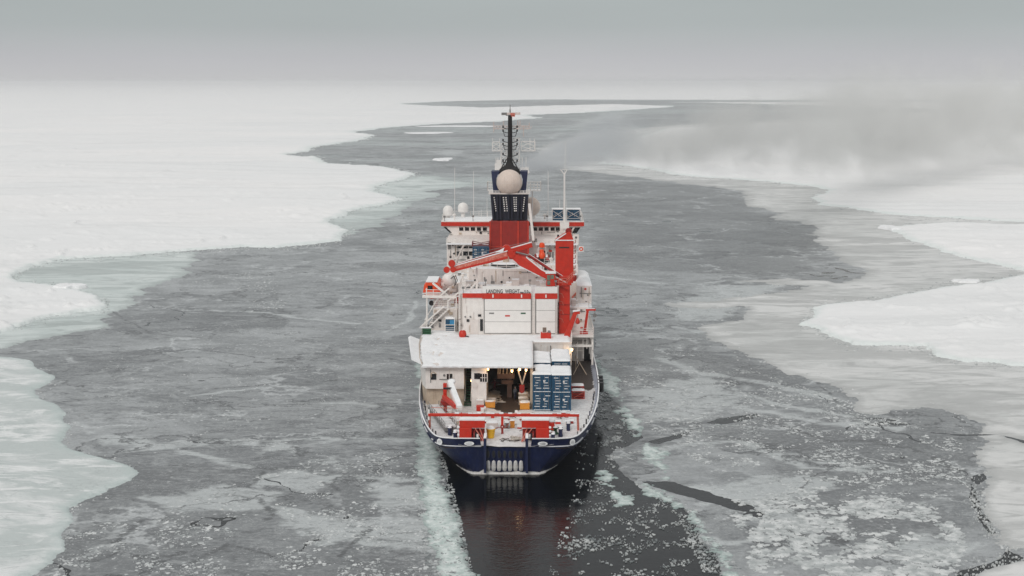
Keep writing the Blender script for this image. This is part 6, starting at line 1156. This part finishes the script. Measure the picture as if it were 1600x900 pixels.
person('person in crimson suit with pale boots at the back of the bay, arms out', (P(772.8, 601, 30).x, 30.5, 3.7), 0, dict(kn_l=(-.12, -.03, .5), kn_r=(.12, -.03, .5), an_l=(-.14, 0, .1), an_r=(.14, 0, .1), el_l=(-.42, -.02, 1.26), el_r=(.42, -.02, 1.26), wr_l=(-.60, -.10, 1.36), wr_r=(.60, -.10, 1.36)), M_CRIMSON, None, M_CRIMSON, M_REFLECT)
person('person in grey jacket and blue trousers walking in the bay below the sheave', (P(805, 621, 26).x, 25.6, 3.72), .5, dict(kn_l=(-.11, -.16, .5), kn_r=(.11, .02, .48), an_l=(-.11, -.12, .1), an_r=(.12, .26, .12), el_l=(-.25, .06, 1.18), el_r=(.26, -.06, 1.17), wr_l=(-.25, -.10, .97), wr_r=(.27, .04, .94)), M_JACKET, M_NAVYCLOTH, M_JACKET, M_BLACK)
# ---- small fittings that crowd the decks and bulkheads (parts of the ship)
rs = random.Random(77)
def fit_box(name, px, py, s, w, d, h, m, snow=0.0, z=None):
    q = P(px, py, s); z0 = q.z if z is None else z; b = MB(); b.box(-w / 2, w / 2, 0, d, 0, h)
    if snow: b.m = 1; b.box(-w / 2 - .03, w / 2 + .03, -.03, d + .03, h, h + snow)
    return b.build(name, [m, M_SNOW], ship, loc=(q.x, s, z0))
def pipe_run(pts, r, m, name='pipe'):
    b = MB(); b.path(pts, r, 6); return b.build(name, m, ship, True)
vm = MB(); vm.lathe((0, 0, 0), [(.16, 0), (.16, .7), (.34, .75), (.34, .95), (.1, 1.1)], 12); vmm = vm.mesh('mushroom_vent', M_WHITE, True)
for x, s, z in ((-6.2, 53, 19.1), (-4.9, 53.2, 19.1), (4.4, 53, 19.1), (3.2, 56, 19.1), (-5.8, 58, 19.1), (6.5, 59, 18.95), (7.8, 60, 18.95), (9.6, 59, 18.95), (-10.6, 57, 16.3), (-9.4, 58, 16.3), (-8.2, 57.5, 16.3), (8.6, 48.5, 13.8), (10.0, 48.2, 13.8), (-11.5, 48, 13.5), (-9.4, 50, 13.5), (-7.2, 45, 16.5), (-5.5, 47, 16.5), (6.3, 46, 16.5), (4.8, 49, 16.5), (-10.4, 74, RZ), (5.6, 74, RZ)): inst('mushroom_vent', vmm, ship, (x, s, z))
# lockers, winch boxes and reels on the upper decks
for k in range(46):
    z, x0, x1, s0, s1 = rs.choice(((19.08, -6.4, 5, 53, 64), (16.3, -11, -7.2, 56.3, 64), (18.95, 5.6, 10.6, 58.5, 65), (13.5, -12, -8.6, 47.3, 55), (13.8, 7.6, 10.4, 47.4, 49.6), (16.5, -7.6, 6.8, 44, 51), (16.3, 5.6, 10.8, 56.3, 57.8)))
    w, d, h = rs.uniform(.4, 1.3), rs.uniform(.4, 1.1), rs.uniform(.4, 1.2); b = MB(); b.box(-w / 2, w / 2, 0, d, 0, h); b.m = 1; b.box(-w / 2 - .04, w / 2 + .04, -.04, d + .04, h, h + .12); m = rs.choice((M_WHITE2, M_WHITE2, M_STEEL, M_TAN, M_DRED, M_BLACK, M_WHITE, M_STEEL))
    b.build('deck_locker', [m, M_SNOW], ship, loc=(rs.uniform(x0, x1), rs.uniform(s0, s1), z))
# pipes, cable trays and fittings on aft faces
def face_clutter(x0, x1, z0, z1, s, n, par=None):
    for k in range(n):
        x, z = rs.uniform(x0, x1), rs.uniform(z0, z1); t = rs.random(); b = MB()
        if t < .34: L_ = rs.uniform(.8, min(2.6, z1 - z0)); b.tube((x, s - .1, z), (x, s - .1, min(z + L_, z1)), .055, 6); nm = 'pipe'; m = rs.choice((M_WHITE2, M_TAN, M_STEEL))
        elif t < .5: L_ = rs.uniform(.8, 2.8); b.box(x, min(x + L_, x1), s - .14, s, z, z + .09); nm = 'cable_tray'; m = rs.choice((M_STEEL, M_WHITE2))
        elif t < .8: b.box(x - rs.uniform(.1, .3), x + rs.uniform(.1, .3), s - .16, s, z - rs.uniform(.1, .25), z + rs.uniform(.1, .3)); nm = 'wall_fitting'; m = rs.choice((M_STEEL, M_BLACK, M_WHITE2, M_TAN, M_RED))
        else: b.wheel((x, s - .06, z), rs.uniform(.1, .2), .14, 10); nm = 'porthole'; m = rs.choice((M_GLASS, M_STEEL))
        b.build(nm, m, ship)
face_clutter(-11.0, -4.2, 16.8, 21.2, 66.2, 26); face_clutter(3.4, 11.0, 19.2, 22.1, 66.2, 26); face_clutter(-6.7, 5.1, 16.7, 18.8, 52.0, 20); face_clutter(-12.2, -8.4, 10.0, 13.2, 47.0, 16)
face_clutter(7.5, 12.1, 10.0, 13.4, 47.0, 22); face_clutter(10.7, 12.8, 13.8, 16.4, 50.0, 12); face_clutter(-11.3, -7.1, 13.6, 16.0, 56.0, 12); face_clutter(-8.0, -4.6, 10.2, 15.5, 43.1, 8); face_clutter(3.6, 9.3, 6.5, 9.3, 37.5, 8); face_clutter(9.6, 12.8, 6.4, 9.4, 53.0, 10); face_clutter(-11.4, -6.5, 6.6, 9.2, 20.2, 5); face_clutter(5.4, 10.8, 16.4, 18.7, 58.0, 14)
face_clutter(-10, -4, 22.5, 22.95, 72.0, 5); face_clutter(4, 10, 22.45, 22.95, 72.0, 5)
# doors and ladders on the accommodation face
for px, py, s in ((704, 405, 66.2), (833, 378, 66.2), (872, 372, 66.2), (900, 375, 66.2)):
    q = P(px, py, s); b = MB(); b.m = 0; b.box(q.x - .5, q.x + .5, s - .08, s, q.z - 1.0, q.z + 1.0); b.m = 1; b.box(q.x - .18, q.x + .18, s - .10, s - .02, q.z + .2, q.z + .6); b.build('door', [M_WHITE2, M_GLASS], ship, bevel=.02)
for (xa_, za_), (xb_, zb_), s in (((-10.8, 16.3), (-8.4, 21.4), 64.6), ((6.2, 18.9), (8.6, 21.4), 64.2), ((10.2, 13.7), (8.2, 16.4), 49.4), ((-8.0, 9.9), (-8.0, 16.4), 42.8)):
    b = MB()
    for o_ in (0, .55): b.beam((xa_ + o_ * .3, s + o_, za_), (xb_ + o_ * .3, s + o_, zb_), .07, .16)
    n_ = int((zb_ - za_) / .28)
    for k in range(1, n_): t_ = k / n_; b.box(xa_ + (xb_ - xa_) * t_ - .05, xa_ + (xb_ - xa_) * t_ + .22, s, s + .55, za_ + (zb_ - za_) * t_, za_ + (zb_ - za_) * t_ + .05)
    b.build('ladder', M_WHITE2, ship)
# floodlights on short posts along the hangar and funnel
for x, s, z in ((-7.4, 43.2, 16.4), (-3.9, 43.0, 17.6), (3.0, 43.0, 17.6), (7.0, 43.0, 17.5), (-6.6, 52.1, 19.1), (5.0, 52.1, 19.1), (-12, 71.8, 24.7), (-7, 71.8, 24.8), (6, 71.8, 24.8), (11.8, 71.8, 24.8)):
    b = MB(); b.tube((x, s, z), (x, s, z + .8), .05, 5); b.box(x - .2, x + .2, s - .15, s + .1, z + .75, z + 1.05); b.build('floodlight', M_STEEL, ship)
railing('hangar_railing', [(-8.0, 43.3, 16.45), (-4.5, 43.3, 16.45)], ship); railing('hangar_railing', [(-8.1, 43.4, 16.45), (-8.1, 52, 16.45), (-6.9, 52, 16.45)], ship); railing('hangar_railing', [(7.2, 43.4, 16.45), (7.2, 52, 16.45), (5.3, 52, 16.45)], ship)
railing('bay_railing', [(-6.3, 20.0, 9.9), (-11.9, 20.0, 9.9)], ship, .15, 1.5, .04, (1,)) if False else None
# ropes, hoses and odd gear lying about the aft deck
for k in range(26):
    x, s = rs.uniform(-8.5, 8.5), rs.uniform(1.0, 18)
    if abs(x) < 3 and s < 4: continue
    pts = [V3(x, s, 3.95)]
    for j in range(5): pts.append(pts[-1] + V3(rs.uniform(-.5, .5), rs.uniform(-.5, .5), rs.uniform(-.03, .05)))
    pipe_run(pts, .05, rs.choice((M_ROPE, M_BLACK, M_DRED, M_STEEL)), 'loose_hose')
for k in range(30):
    x, s = rs.uniform(-9, 9), rs.uniform(5.8, 18.2)
    if 2.8 < x < 9 and s > 15.5: continue
    w, d, h = rs.uniform(.25, .8), rs.uniform(.25, .8), rs.uniform(.2, .7); b = MB(); b.box(-w / 2, w / 2, 0, d, 0, h); b.m = 1; b.box(-w / 2 - .03, w / 2 + .03, -.03, d + .03, h, h + .1); b.build('deck_fitting', [rs.choice((M_STEEL, M_DRED, M_BLACK, M_TAN, M_WHITE2, M_RED, M_NAVY)), M_SNOW], ship, loc=(x, s, 3.75))
for sg in (-1, 1):
    for s in np.arange(1.5, 30, 2.2):
        x = hull_half(3.7, s) - .55; b = MB(); b.tube((0, 0, 0), (0, 0, rs.uniform(.6, 1.0)), .09, 8); b.box(-.2, .2, -.2, .2, 0, .08); b.build('deck_post', rs.choice((M_NAVY, M_STEEL, M_BLACK)), ship, loc=(sg * x, s + rs.uniform(-.3, .3), 3.75))
# ------------------------------------------------------------------ funnel smoke drifting off to starboard, and cold haze
def volume_mat(name, build):
    m = bpy.data.materials.new(name); m.use_nodes = True; n = m.node_tree.nodes; l = m.node_tree.links; n.remove(n['Principled BSDF'])
    v = n.new('ShaderNodeVolumePrincipled'); l.new(v.outputs[0], n['Material Output'].inputs['Volume']); build(n, l, v); return m
def plume(name, A, B, r0, r1, col, dens, nscale, thr, seed, pw=1.0):
    A, B = Vector(A), Vector(B); L = (B - A).length
    def bld(n, l, v):
        v.inputs['Color'].default_value = (*col, 1); v.inputs['Anisotropy'].default_value = 0.2
        def M(o, a, b_=0.0, clamp=False):
            x = n.new('ShaderNodeMath'); x.operation = o; x.use_clamp = clamp
            for i, q in enumerate((a, b_)):
                if isinstance(q, (int, float)): x.inputs[i].default_value = q
                else: l.new(q, x.inputs[i])
            return x.outputs[0]
        t = n.new('ShaderNodeTexCoord'); sp = n.new('ShaderNodeSeparateXYZ'); l.new(t.outputs['Object'], sp.inputs[0])
        u = M('DIVIDE', sp.outputs[0], L); R = M('ADD', r0, M('MULTIPLY', u, r1 - r0))
        mp = n.new('ShaderNodeMapping'); mp.inputs['Location'].default_value = (seed * 13.1, seed * 7.3, 0); l.new(t.outputs['Object'], mp.inputs[0])
        nz = n.new('ShaderNodeTexNoise'); nz.inputs['Scale'].default_value = nscale; nz.inputs['Detail'].default_value = 4.5; nz.inputs['Roughness'].default_value = 0.58; nz.inputs['Distortion'].default_value = 0.7; l.new(mp.outputs[0], nz.inputs['Vector'])
        rr = M('DIVIDE', M('SQRT', M('ADD', M('MULTIPLY', sp.outputs[1], sp.outputs[1]), M('MULTIPLY', sp.outputs[2], sp.outputs[2]))), R)
        fall = M('SUBTRACT', 1.0, rr, True); ends = M('MULTIPLY', M('MULTIPLY', u, 14.0, True), M('MULTIPLY', M('SUBTRACT', 1.0, u), 5.0, True))
        k = M('MULTIPLY', M('SUBTRACT', M('ADD', nz.outputs['Fac'], M('MULTIPLY', fall, .22)), thr), 8.0, True)
        d = M('MULTIPLY', M('MULTIPLY', M('MULTIPLY', k, M('MULTIPLY', fall, 1.8, True)), ends), M('DIVIDE', dens, M('POWER', M('DIVIDE', R, r0), pw)))
        l.new(d, v.inputs['Density'])
    b = MB(); N = 10
    prof = [((r0 + (r1 - r0) * k / N), L * k / N) for k in range(N + 1)]; b.lathe((0, 0, 0), prof, 16); b.v = [(z, x, y) for x, y, z in b.v]
    o = b.build(name, volume_mat(name + '_air', bld)); X = (B - A).normalized(); Yv = Vector((0, 0, 1)).cross(X).normalized(); Z = X.cross(Yv)
    o.matrix_world = Matrix.Translation(A) @ Matrix((X, Yv, Z)).transposed().to_4x4(); tag(o, kind='stuff'); return o
SM = SHIPM @ P(797, 262, 67)
plume('funnel_smoke', SM + Vector((-.2, 0, -.5)), (30, 330, 37), .9, 9, (.74, .76, .78), .45, .22, .42, 1, 1.1)
plume('drifting_smoke', (14, 300, 35), (230, 760, 30), 7, 46, (.87, .87, .855), .115, .066, .60, 2, .95)
plume('drifting_smoke', (110, 540, 30), (620, 1250, 30), 26, 75, (.87, .87, .855), .042, .036, .60, 3, .6)
b = MB(); b.box(-26000, 26000, -80, 52000, -1.5, 56.0)
def hz(n, l, v): v.inputs['Color'].default_value = (.77, .775, .785, 1); v.inputs['Density'].default_value = 1.1e-4; v.inputs['Anisotropy'].default_value = 0.0
tag(b.build('haze', volume_mat('cold_haze', hz)), kind='stuff')
for o in C.objects:                                    # joined pieces too small to pick apart
    if o.type == 'MESH' and o.parent and o.name.split('.')[0] in ('post_fork', 'ladder_tread', 'gantry_strut', 'timber_shore', 'vent_slot', 'fin', 'lattice_frame', 'upper_yard', 'lock_rod', 'wall_fitting', 'side_frame', 'side_ladder', 'loose_line', 'hoist_wire') : o['kind'] = 'stuff'
